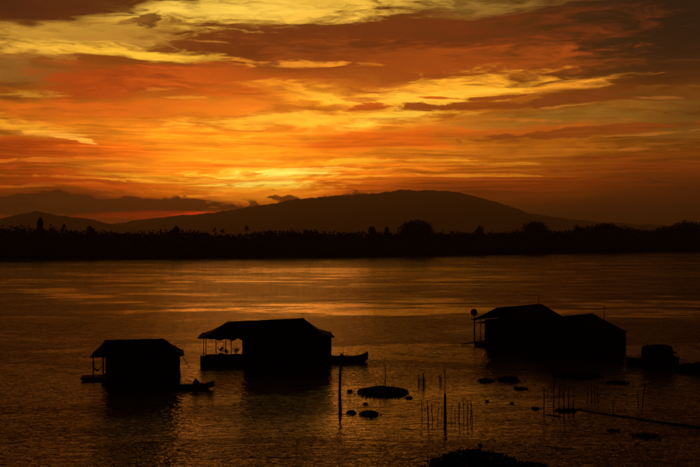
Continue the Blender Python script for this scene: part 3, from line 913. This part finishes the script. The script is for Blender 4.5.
# --- the pair of gabled houses, right ------------------------------------------------------
def gable_house(name, N, F, half, zr, ze, label, porch=0.0, mat='roof_sheet'):
    """ridge from N (near end) to F (far end), half the span to each side; local x runs along the ridge"""
    N, F = Vector((*N, 0)), Vector((*F, 0))
    c = (N + F) / 2; d = F - N; L = d.length
    t = thing(name, c, label, 'house', rz=math.atan2(d.y, d.x))
    a, b = -L / 2 + 0.35, L / 2 - 0.35
    y0, y1 = -half + 0.14, half - 0.4
    dz = 0.5
    slope = (zr - ze) / half
    zw = zr - slope * (half - 0.14) - 0.08
    aw = a + porch
    deck(t, a - 0.2, b + 0.1, y0 - 0.1, y1 + 0.1, dz)
    drums_under(t, a, b, y0, y1)
    board_wall(t, (a, y0), (b, y0), dz, zw, [(1.4, 2.7, dz + 0.85, dz + 1.8), (4.6, 5.5, dz, dz + 1.95)])
    shutter_window(t, a + 2.05, y0, dz + 0.86, dz + 1.79, 1.24)
    door_leaf(t, a + 5.05, y0, dz, 0.84, 1.92)
    plug(t, a + 0.03, b - 0.03, y0 + 0.06, dz + 0.01, zw - 0.03)
    if porch:
        board_wall(t, (aw + 0.0, y1), (b, y1), dz, zw)
    board_wall(t, (b, y1), (a if not porch else aw, y1), dz, zw) if not porch else None
    # gable walls, stepping up to the ridge
    for xg, sgn, lo in ((aw if False else a, -1, y0), (b, 1, y0)):
        for (ya, yb, za, zb) in ((y0, 0.0, zw, zr - 0.1), (0.0, y1, zr - 0.1, zw)):
            if sgn < 0:
                if porch and ya == 0.0:
                    continue
                board_wall(t, (xg, yb), (xg, ya), dz, zb, z1b=za)
            else:
                board_wall(t, (xg, ya), (xg, yb), dz, za, z1b=zb)
    mb = MB()
    sheet_face(mb, (-L / 2, 0, zr), (L / 2, 0, zr), (L / 2, -half, ze), (-L / 2, -half, ze), 20, 5, 0.06, 0.05)
    sheet_face(mb, (L / 2, 0, zr), (-L / 2, 0, zr), (-L / 2, half, ze), (L / 2, half, ze), 20, 5, 0.06, 0.05)
    roof = add_solid(mb.build('roof', M[mat], t), 0.05)
    rc = MB(); pts, fs = [], []
    for i in range(9):
        x_ = -L / 2 - 0.05 + (L + 0.1) * i / 8; z_ = zr + 0.03 + random.uniform(-0.012, 0.012)
        pts += [(x_, -0.22, z_ - 0.11), (x_, 0, z_ + 0.01), (x_, 0.22, z_ - 0.11)]
    for i in range(8):
        for k in range(2): fs.append((i * 3 + k, (i + 1) * 3 + k, (i + 1) * 3 + k + 1, i * 3 + k + 1))
    rc.poly(pts, fs); add_solid(rc.build('ridge_cap', M[mat], roof), 0.03)
    return t, (a, b, y0, y1, dz, zw)

h3, (a, b, y0, y1, dz, zw) = gable_house('floating_house', (20.4, 139.0), (28.1, 147.0), 4.55, 5.5, 3.52,
    'gabled floating house with a round dish on a pole, left one of the joined pair', 2.6)
# open corner porch on its far left side: posts, a lean rail, inner wall
for (x_, y_) in ((a + 0.1, y1), (a + 1.5, y1), (a + 0.1, 1.6), (a + 2.6, y1)):
    post(h3, x_, y_, dz, zw + 0.05, 0.06)
board_wall(h3, (a + 2.6, 0.0), (a + 2.6, y1), dz, zw)
MB().tube([(a + 0.1, y1, dz + 0.75), (a + 0.1, 1.6, dz + 0.75)], 0.03, 6).build('rail', M['bamboo'], h3, True)
MB().tube([(a + 0.1, y1, dz + 0.05), (a + 0.1, 2.6, dz + 0.75)], 0.025, 6).build('rail_brace', M['bamboo'], h3, True)
MB().tube([(a + 0.1, 2.6, dz + 0.05), (a + 0.1, y1, dz + 0.75)], 0.025, 6).build('rail_brace', M['bamboo'], h3, True)
MB().box(a - 0.1, a + 2.5, 0.4, y1, zw - 0.30, zw - 0.24).build('porch_shelf', M['board'], h3)
# gangplank poking out to the left
gp = MB(); gp.tube([(a - 0.1, y1 - 0.3, dz - 0.06), (a - 1.0, y1 + 1.5, 0.12)], [0.10, 0.07], 6)
gp.build('landing_plank', M['pole'], h3, True)
# dish on its pole at the left eave
dish = MB(); dish.tube([(0, 0, -2.85), (0, 0, 1.32)], 0.05, 8)
dp = dish.build('dish_pole', M['steel'], h3, True)
dp.location = (a + 0.15, y1 + 0.15, 3.3)
ds = MB(); ptsd, fsd = [(0, 0.22, 0)], []
for r_, dep in ((0.17, 0.17), (0.34, 0.10), (0.50, 0.0)):
    ptsd += [(r_ * math.cos(2 * math.pi * k / 20), dep, r_ * math.sin(2 * math.pi * k / 20)) for k in range(20)]
for k in range(20):
    fsd.append((0, 1 + k, 1 + (k + 1) % 20))
    for q in range(2): fsd.append((1 + q * 20 + k, 1 + (q + 1) * 20 + k, 1 + (q + 1) * 20 + (k + 1) % 20, 1 + q * 20 + (k + 1) % 20))
ds.poly(ptsd, fsd)
dd = add_solid(ds.build('dish', M['dish'], dp, True), 0.02)
dd.location = (0, 0, 1.35); dd.rotation_euler = (math.radians(-14), 0, -h3.rotation_euler.z + math.radians(12))
MB().tube([(0, 0.2, 0), (0, -0.35, 0.05)], 0.015, 6).build('feed_arm', M['steel'], dp).location = (0, 0, 1.35)
mast = MB(); mast.tube([(0, 0, 0), (0.03, 0, 1.4), (0.0, 0, 2.0)], [0.05, 0.04, 0.03], 6)
mast.build('aerial_mast', M['steel'], h3, True).location = (b - 0.6, -0.1, 5.3)

h4, (a, b, y0, y1, dz, zw) = gable_house('floating_house', (27.0, 129.4), (32.7, 135.1), 5.4, 5.02, 2.88,
    'gabled floating house with a thin aerial, right one of the joined pair', 0.0)
mast = MB(); mast.tube([(0, 0, 0), (0.02, 0, 1.6), (0.05, 0, 2.6)], [0.06, 0.05, 0.035], 6)
mast.tube([(-0.02, -0.35, 2.35), (0.06, 0.35, 2.38)], 0.03, 5); mast.tube([(0.0, -0.22, 2.1), (0.04, 0.24, 2.12)], 0.03, 5)
mast.build('aerial_mast', M['steel'], h4, True).location = (b - 0.1, -2.1, 3.6)

# ------------------------------------------------------------------ boats
def hull_mesh(L, beam, depth, bow, stern, n=16):
    """open wooden hull along x, stern at -L/2, bow at +L/2; inner and outer skin"""
    out = []
    for i in range(n + 1):
        s = i / n; x = -L / 2 + L * s
        wd = beam / 2 * (1 - 0.55 * max(0, (0.25 - s) / 0.25) ** 2) * (1 - max(0, (s - 0.5) / 0.5) ** 2.2) + 0.03
        zt = depth * 0.62 + bow * max(0, (s - 0.55) / 0.45) ** 2.4 + stern * max(0, (0.3 - s) / 0.3) ** 2
        zb = -depth * 0.38 + (bow * 0.75 + depth * 0.25) * max(0, (s - 0.62) / 0.38) ** 2.2 + (stern * 0.6) * max(0, (0.22 - s) / 0.22) ** 2
        sec = [(x, -wd, zt), (x, -wd * 0.86, (zt + zb) / 2), (x, -wd * 0.5, zb + 0.02), (x, 0, zb), (x, wd * 0.5, zb + 0.02), (x, wd * 0.86, (zt + zb) / 2), (x, wd, zt)]
        out.append(sec)
    mb = MB()
    pts = [p for sec in out for p in sec]
    fs = [(i * 7 + k, (i + 1) * 7 + k, (i + 1) * 7 + k + 1, i * 7 + k + 1) for i in range(n) for k in range(6)]
    fs.append(tuple(range(7))[::-1]); fs.append(tuple(n * 7 + k for k in range(7)))
    mb.poly(pts, fs)
    return mb, out

def sampan(loc, rz, L, beam, depth, bow, stern, label, group='boats moored at the floating houses'):
    t = thing('sampan', loc, label, 'boat', group, rz)
    mb, sec = hull_mesh(L, beam, depth, bow, stern)
    hu = add_solid(mb.build('hull', M['dark_board'], t, True), 0.035)
    for s in (0, 6):
        MB().tube([Vector(q[s]) + Vector((0, 0, 0.01)) for q in sec], 0.03, 6).build('gunwale', M['pole'], t, True)
    for i in (4, 8, 11):
        q = sec[i]; zz = q[0][2] - 0.09
        MB().box(q[0][0] - 0.11, q[0][0] + 0.11, q[0][1] * 0.93, -q[0][1] * 0.93, zz - 0.025, zz).build('thwart', M['board'], t)
    return t, sec

def engine(parent, x, z, direction=1):
    """a long-shaft motor on its pivot; the shaft trails out over the end of the boat"""
    e = MB()
    e.box(-0.20, 0.20, -0.16, 0.16, 0.0, 0.34)
    e.tube([(-0.05, -0.17, 0.18), (-0.05, -0.30, 0.18)], [0.15, 0.15], 12)
    e.tube([(0.02, 0.0, 0.34), (0.02, 0.0, 0.47)], [0.09, 0.09], 10)
    e.tube([(-0.12, 0.1, 0.33), (-0.12, 0.1, 0.54)], 0.035, 8)
    en = e.build('engine', M['steel'], parent)
    en.location = (x, 0, z); en.rotation_euler = (0, 0, 0 if direction > 0 else math.pi)
    MB().tube([(0.2, 0, 0.16), (1.0, 0, 0.02), (1.55, 0, -0.02)], [0.035, 0.028, 0.02], 8).build('shaft', M['steel'], en, True)
    MB().tube([(-0.2, 0, 0.2), (-0.55, 0.0, 0.32), (-0.85, 0, 0.34)], [0.018, 0.018, 0.022], 6).build('tiller', M['steel'], en, True)
    pr = MB()
    for k in range(2):
        s = 1 if k else -1
        pr.poly([(1.55, 0.01 * s, -0.02), (1.58, 0.06 * s, 0.05), (1.60, 0.12 * s, 0.02), (1.57, 0.10 * s, -0.06)], [(0, 1, 2, 3)])
    add_solid(pr.build('propeller', M['steel'], en), 0.01)
    return en

# in front of the small house: it lies along the house's right front corner
b1, sec = sampan(P(187, 388.2), math.radians(-4), 5.6, 1.0, 0.52, 0.46, 0.12,
    'small open sampan with motor tied at the right corner of the leftmost house')
engine(b1, 0.95, 0.34).scale = (1.3, 1.3, 1.3)
# behind the right corner of the long house
b2, sec = sampan(at(349.5, 123.5), math.radians(2), 4.6, 1.1, 1.0, 0.62, 0.10,
    'open sampan with upswept prow moored at the right end of the long house')
engine(b2, -1.0, 0.55, -1)
MB().tube([(0, 0, 0), (0.02, 0, 0.7), (0.0, 0, 1.35)], [0.03, 0.028, 0.02], 6).build('punting_pole', M['bamboo'], b2, True).location = (-0.75, 0.1, 0.3)
MB().tube([(0, 0, 0), (0.0, 0, 0.5)], [0.05, 0.06], 6).build('bollard', M['pole'], b2, True).location = (-0.35, -0.2, 0.35)

# covered boat by the right house
t = thing('covered_boat', at(653, 121.0), 'covered houseboat with rounded cabin beside the right gabled house', 'boat', 'boats moored at the floating houses', 0.0)
mb, sec = hull_mesh(6.3, 1.9, 0.95, 0.28, 0.25)
add_solid(mb.build('hull', M['dark_board'], t, True), 0.04)
for s in (0, 6):
    MB().tube([Vector(q[s]) + Vector((0, 0, 0.01)) for q in sec], 0.045, 6).build('gunwale', M['pole'], t, True)
arch = []
prof = [(-0.95, 0.45), (-0.98, 1.1), (-0.93, 1.75), (-0.72, 2.15), (-0.36, 2.34), (0, 2.38), (0.36, 2.34), (0.72, 2.15), (0.93, 1.75), (0.98, 1.1), (0.95, 0.45)]
mb = MB(); pts = []
xs_ = [-1.25, -1.18, -0.8, 0.0, 0.8, 1.6, 2.2, 2.28]
cabx = [(px - 653) / FPX * 121.0 for px in (642.5, 643.5, 648, 654, 660, 666, 671, 672)]
for x_, sc_ in zip(cabx, (0.74, 0.90, 0.97, 1.0, 1.0, 0.98, 0.90, 0.72)):
    for (y_, z_) in prof:
        pts.append((x_, y_ * 0.93 * sc_, 0.45 + (z_ - 0.45) * sc_))
nn = len(prof)
fs = [(i * nn + k, i * nn + k + 1, (i + 1) * nn + k + 1, (i + 1) * nn + k) for i in range(len(cabx) - 1) for k in range(nn - 1)]
fs += [tuple(range(nn)), tuple((len(cabx) - 1) * nn + k for k in range(nn))[::-1]]
mb.poly(pts, fs)
mb.build('cabin', M['thatch'], t, False)
for x_ in (cabx[2], cabx[4], cabx[5]):
    MB().tube([(x_, y_ * 0.955, z_ + 0.02) for (y_, z_) in prof], 0.025, 6).build('roof_hoop', M['bamboo'], t, True)
engine(t, 2.55, 0.55)
for x_ in (cabx[0] - 0.25, cabx[-1] + 0.22):
    for y_ in (-0.7, 0.7):
        MB().tube([(x_, y_, 0.35), (x_ + 0.02, y_, 1.55)], 0.03, 6).build('post', M['bamboo'], t, True)
MB().tube([(cabx[-1] + 0.25, -0.8, 1.5), (cabx[-1] + 0.22, 0.0, 1.42), (cabx[-1] + 0.25, 0.8, 1.52)], [0.09, 0.11, 0.08], 8).build('rolled_tarpaulin', M['cloth'], t, True)
MB().box(-2.6, -0.9, -0.5, 0.5, 0.36, 0.42).build('foredeck', M['board'], t)

# ------------------------------------------------------------------ poles and stakes in the shallows
def stake(px, pybase, pytop, r, label, group, lean=0.0, name='stake', mat='bamboo', parts=None):
    p = P(px, pybase)
    h = (pybase - pytop) / FPX * p.y
    mb = MB()
    n = 6
    ph = random.uniform(0, 6)
    pts, rad = [], []
    for i in range(n + 1):
        s = i / n; z = -1.2 + (h + 1.2) * s
        pts.append((lean * h * max(0, z) / h + 0.02 * math.sin(ph + s * 5) * h * 0.5, 0.015 * math.cos(ph + s * 4) * h * 0.5, z))
        rad.append(r * 1.45 * (1.05 - 0.35 * s) * random.uniform(0.93, 1.07))
    mb.tube(pts, rad, 7)
    o = mb.build(name, M[mat], None, True)
    o.location = p
    return tag(o, label, 'stake' if name == 'stake' else 'pole', group)

stake(340.3, 413.5, 364, 0.105, 'thick mooring post standing in the water below the upswept-prow sampan', None, 0.0, 'mooring_post', 'pole')
stake(385.5, 389, 362.5, 0.035, 'thin bare stick rising from the round weed island', None, -0.02, 'pole')
tp = thing('pole', P(445, 424), 'tall crooked thin pole on a stout stump amid the middle stakes', 'pole')
MB().tube([(0, 0, -1.2), (0.01, 0, 0.8), (0.0, 0.02, 2.5)], [0.14, 0.125, 0.09], 8).build('stump', M['pole'], tp, True)
MB().tube([(0.05, -0.06, 0.9), (-0.03, -0.05, 2.7), (0.02, 0, 3.7), (-0.10, 0, 4.6), (-0.02, 0, 5.3)], [0.045, 0.04, 0.034, 0.028, 0.018], 7).build('spar', M['bamboo'], tp, True)
G = 'stakes around the tall crooked pole'
ord_ = ['first', 'second', 'third', 'fourth', 'fifth', 'sixth', 'seventh', 'eighth']
for k, (px, yb, yt) in enumerate([(422.5, 418, 399.5), (428.5, 423, 400), (432.5, 421, 403), (437.5, 422, 402), (441.3, 420, 407)]):
    stake(px, yb, yt, random.uniform(0.02, 0.045), f'{ord_[k]} of five thin stakes, counted from left, left of the tall crooked pole', G, random.uniform(-.10, .10))
for k, (px, yb, yt) in enumerate([(451.0, 417, 404), (455, 420, 408), (458.8, 419, 403), (463.5, 423, 399.5), (467.3, 422, 401), (470.2, 420, 404.5), (472.6, 421, 400)]):
    stake(px, yb, yt, random.uniform(0.02, 0.045), f'{ord_[k]} of seven thin stakes, counted from left, right of the tall crooked pole', G, random.uniform(-.10, .10))
G = 'upright stakes by the end of the boom'
for k, (px, yb, yt) in enumerate([(544, 414, 387), (553.5, 410, 381), (559, 412, 384), (563.5, 415, 388), (568.5, 409, 386), (573.5, 413, 387)]):
    stake(px, yb, yt, random.uniform(0.03, 0.045), f'{ord_[k]} from left of the six tall stakes at the boom end', G, random.uniform(-.03, .03))
G = 'short stakes near the dark weed strip'
for k, (px, yb, yt) in enumerate([(587.5, 399, 379), (591, 401, 383), (594.5, 398, 384), (597.5, 400, 387)]):
    stake(px, yb, yt, 0.03, f'{ord_[k]} from left of four short stakes right of the tall six', G, random.uniform(-.03, .03))
stake(613, 411, 402, 0.03, 'single short stick right of the four short stakes', None, 0.02)
stake(642.0, 413, 371, 0.04, 'tall slanting thin pole standing behind the boom, below the covered boat', None, 0.10, 'pole')
stake(638, 404, 392, 0.03, 'short stick beside the foot of the tall slanting pole', None, -0.05)

# floating boom of lashed bamboo, and the log raft at its end
p0, p1 = P(574, 409.5), P(735, 433)
bm = thing('bamboo_boom', p0, 'long floating bamboo boom running from the stakes to the right edge', 'boom')
d = p1 - p0
segs = 6
for k in range(segs):
    a = d * (k / segs) - d.normalized() * 0.35; b_ = d * ((k + 1) / segs) + d.normalized() * 0.35
    side = Vector((0, 0.07 * (-1) ** k, 0))
    r = 0.045 + 0.012 * k
    MB().tube([a + side + Vector((0, 0, 0.02)), (a + b_) / 2 + side + Vector((0, 0.10 * math.sin(k * 2.1), 0.03)), b_ + side + Vector((0, 0, 0.02))], [r * 1.1, r, r * 0.9], 8).build('bamboo_pole', M['bamboo'], bm, True)
rf = thing('log_raft', P(566, 410.8), 'small low log raft floating among the six tall stakes', 'raft')
for k in range(5):
    L = 1.9 - 0.25 * abs(k - 2) + random.uniform(-.1, .1)
    MB().tube([(-L / 2 - 0.1, (k - 2) * 0.21, 0.02), (0, (k - 2) * 0.21, 0.05), (L / 2, (k - 2) * 0.21, 0.03)], [0.08, 0.11, 0.085], 9).build('log', M['dark_board'], rf, True)
for x_ in (-0.6, 0.6):
    MB().box(x_ - 0.04, x_ + 0.04, -0.55, 0.55, 0.16, 0.21).build('crosspiece', M['bamboo'], rf)
rd = MB(); q0, q1 = P(545, 414.5), P(564, 417)
rd.tube([(0, 0, 0.02), (q1 - q0) * 0.5 + Vector((0, 0, 0.05)), (q1 - q0) + Vector((0, 0, 0.0))], [0.035, 0.035, 0.03], 7)
o = rd.build('bamboo_rod', M['bamboo'], None, True); o.location = q0
tag(o, 'loose bamboo rod floating left of the log raft', 'rod')
rd = MB(); q0, q1 = P(577, 409), P(592, 408.2)
rd.tube([(0, 0, 0.03), (q1 - q0) + Vector((0, 0, 0.04))], [0.03, 0.02], 7)
o = rd.build('bamboo_rod', M['bamboo'], None, True); o.location = q0
tag(o, 'thin bamboo rod floating just above the start of the boom', 'rod')

# ------------------------------------------------------------------ floating weed (water hyacinth)
def weed_mat(px0, px1, py0, py1, label, hgt=0.35, dens=60, rag=0.25, group='floating weed mats', name='weed_mat', leaf=0.13, cover=0.92):
    hgt *= 0.9
    """a raft of hyacinth filling the pixel box on the water"""
    ym = (py0 + py1) / 2
    c = P((px0 + px1) / 2, ym)
    Yn, Yf = P(350, py1).y, P(350, py0).y
    c.y = (Yn + Yf) / 2
    rx = (px1 - px0) / 2 / FPX * c.y; ry = (Yf - Yn) / 2
    c.x = ((px0 + px1) / 2 - 350) / FPX * c.y
    t = thing(name, (c.x, c.y, 0.0), label, 'water weed', group)
    ph = [random.uniform(0, 6.28) for _ in range(6)]
    def rim(a):
        return 1 - rag * (0.5 + 0.5 * (0.5 * math.sin(3 * a + ph[0]) + 0.3 * math.sin(5 * a + ph[1]) + 0.2 * math.sin(9 * a + ph[2]) + 0.15 * math.sin(17 * a + ph[3])))
    n = 40
    pts = [(0, 0, hgt * 0.45)]
    for rr, zz in ((0.5, 0.30), (0.85, 0.10), (1.0, -0.06)):
        for k in range(n):
            a = 2 * math.pi * k / n; q = rim(a) * rr * cover
            pts.append((math.cos(a) * rx * q, math.sin(a) * ry * q, hgt * zz if zz > 0 else zz))
    fs = [(0, 1 + k, 1 + (k + 1) % n) for k in range(n)]
    for j in range(2):
        fs += [(1 + j * n + k, 1 + (j + 1) * n + k, 1 + (j + 1) * n + (k + 1) % n, 1 + j * n + (k + 1) % n) for k in range(n)]
    MB().poly(pts, fs).build('root_mat', M['mat'], t, True)
    area = math.pi * rx * ry
    m = int(min(4200, max(60, area * dens)))
    a = RNG.random(m) * 2 * math.pi
    q = np.sqrt(RNG.random(m)) * np.array([rim(v) for v in a])
    x_ = np.cos(a) * rx * q; y_ = np.sin(a) * ry * q
    clump = 0.55 + 0.45 * np.sin(x_ * 2.3 + ph[0]) * np.sin(y_ * 1.7 + ph[1])
    z_ = hgt * (0.10 + 0.90 * RNG.random(m) ** 1.6) * (1.0 - 0.85 * q ** 2) * (0.45 + 0.65 * clump) + 0.02
    # stray leaves trailing off round the rim
    stray = RNG.random(m) < 0.07
    k_ = np.where(stray, 1.0 + 0.45 * RNG.random(m) ** 2, 1.0)
    x_ = x_ * k_; y_ = y_ * k_; z_ = np.where(stray & (q > 0.6), 0.03, z_)
    c3 = np.stack([x_, y_, z_], axis=1)
    az = RNG.random(m) * 2 * math.pi; tilt = RNG.normal(0.9, 0.35, m)
    up = np.stack([np.cos(az) * np.cos(tilt), np.sin(az) * np.cos(tilt), np.sin(tilt)], axis=1)
    sd = np.stack([-np.sin(az), np.cos(az), np.zeros(m)], axis=1)
    s = (leaf * (0.6 + 0.8 * RNG.random(m)) * np.clip(1.15 - 0.6 * q, 0.45, 1))[:, None]
    lv = np.stack([c3 - up * s, c3 + sd * s * 0.75 + up * s * 0.1, c3 + up * s, c3 - sd * s * 0.75 + up * s * 0.1], axis=1)
    # stalks below the leaves
    st = np.stack([c3 - up * s, c3 - up * s + sd * 0.02, np.stack([x_, y_, z_ * 0.0], axis=1) + sd * 0.02, np.stack([x_, y_, z_ * 0.0], axis=1)], axis=1)
    np_quads('leaves', np.concatenate([lv, st]), M['hyacinth'], t)
    return t

weed_mat(356, 410.5, 386.5, 398.5, 'round weed island with a bare stick, centre of the shallows', 0.42, 70, 0.12)
weed_mat(424, 528, 450, 484, 'large dark weed raft at the bottom edge of the picture', 0.75, 60, 0.3, leaf=0.15)
weed_mat(500, 556, 461, 478, 'lower ragged weed tail off the right end of the large bottom raft', 0.4, 60, 0.5, leaf=0.13)
weed_mat(358.5, 381, 411, 417.5, 'small dark weed clump right of the mooring post', 0.28, 90, 0.4)
weed_mat(346, 357, 410.5, 415, 'scrappy weed tuft between mooring post and small dark clump', 0.2, 70, 0.5, cover=0.5)
weed_mat(670, 726, 366, 375, 'wide weed bank at the right edge below the covered boat', 0.95, 40, 0.3, leaf=0.2)
weed_mat(473, 498, 380, 382.5, 'thin weed strip, left of the two in front of the left gabled house', 0.40, 45, 0.6, cover=0.4)
weed_mat(494, 524, 378.5, 382.5, 'taller weed strip, right of the two in front of the left gabled house', 0.60, 55, 0.6, cover=0.6)
weed_mat(550, 606, 373.5, 380, 'long dark weed strip in front of the right gabled house', 0.45, 60, 0.35)
weed_mat(601, 634, 381, 385, 'sparse weed patch right of the long dark strip', 0.22, 22, 0.7, cover=0.25)
weed_mat(511, 530, 387, 391, 'low weed scrap below the taller strip', 0.15, 40, 0.6, cover=0.5)
weed_mat(604, 622, 428, 433, 'small flat weed patch below the boom', 0.05, 40, 0.7, cover=0.5, leaf=0.08)
weed_mat(628, 666, 431, 441, 'broad flat weed patch below the boom, near the right', 0.05, 40, 0.7, cover=0.6, leaf=0.08)
weed_mat(404, 413, 397, 399, 'tiny weed scrap off the right tip of the round weed island', 0.1, 60, 0.5)
weed_mat(530, 541, 407, 410, 'tiny weed scrap left of the six tall stakes', 0.1, 50, 0.5)
for k, (px, py, lab, s) in enumerate([(487, 401.5, 'single dark weed tuft right of the middle stakes', 0.8), (512, 403.5, 'round dark weed tuft farther right of the middle stakes', 1.0),
                                    (480, 445.5, 'tiny weed tuft just above the large bottom raft', 0.8), (365.5, 404, 'little weed tuft between round island and small clump', 1.2),
                                    (350, 391.5, 'upright weed sprig left of the round weed island', 1.6)]):
    weed_mat(px - 2.6 * s, px + 2.6 * s, py - 0.9, py + 0.9, lab, 0.14 * s, 80, 0.5, 'scattered weed tufts', 'weed_tuft', 0.09, 0.35)

def reeds(px, py, wpx, hpx, n, label):
    c = P(px, py)
    t = thing('reed_clump', c, label, 'reeds', 'reed clumps in the shallows')
    for k in range(n):
        x_ = random.uniform(-.5, .5) * wpx / FPX * c.y; h = hpx / FPX * c.y * random.uniform(0.5, 1.0)
        bx = random.uniform(-.25, .25) * h
        MB().tube([(x_, random.uniform(-.3, .3), -0.4), (x_ + bx * 0.3, 0, h * 0.6), (x_ + bx, 0, h)], [0.034, 0.028, 0.012], 5).build('stem', M['hyacinth'], t, True)
    return t
reeds(421.5, 384, 9, 13, 12, 'faint clump of thin reeds right of the round weed island')
reeds(440, 382, 4, 8, 6, 'small reed tuft just left of the tall crooked pole')

# ------------------------------------------------------------------ evening haze over the river plain
hz = MB()
hz.box(-9600, 9600, -2000, 15900, -3.0, 575)
hm = bpy.data.materials.new('evening_haze'); hm.use_nodes = True
ht = hm.node_tree; ht.nodes.clear()
pv = ht.nodes.new('ShaderNodeVolumePrincipled')
pv.inputs['Color'].default_value = (0.92, 0.88, 0.84, 1)
pv.inputs['Density'].default_value = HAZE_DENSITY if 'HAZE_DENSITY' in globals() else 0.00008
pv.inputs['Density Attribute'].default_value = ''
pv.inputs['Anisotropy'].default_value = 0.6
ho = ht.nodes.new('ShaderNodeOutputMaterial'); ht.links.new(pv.outputs[0], ho.inputs['Volume'])
tag(hz.build('haze', hm), 'thin evening haze hanging over the river plain', 'haze', kind='stuff')
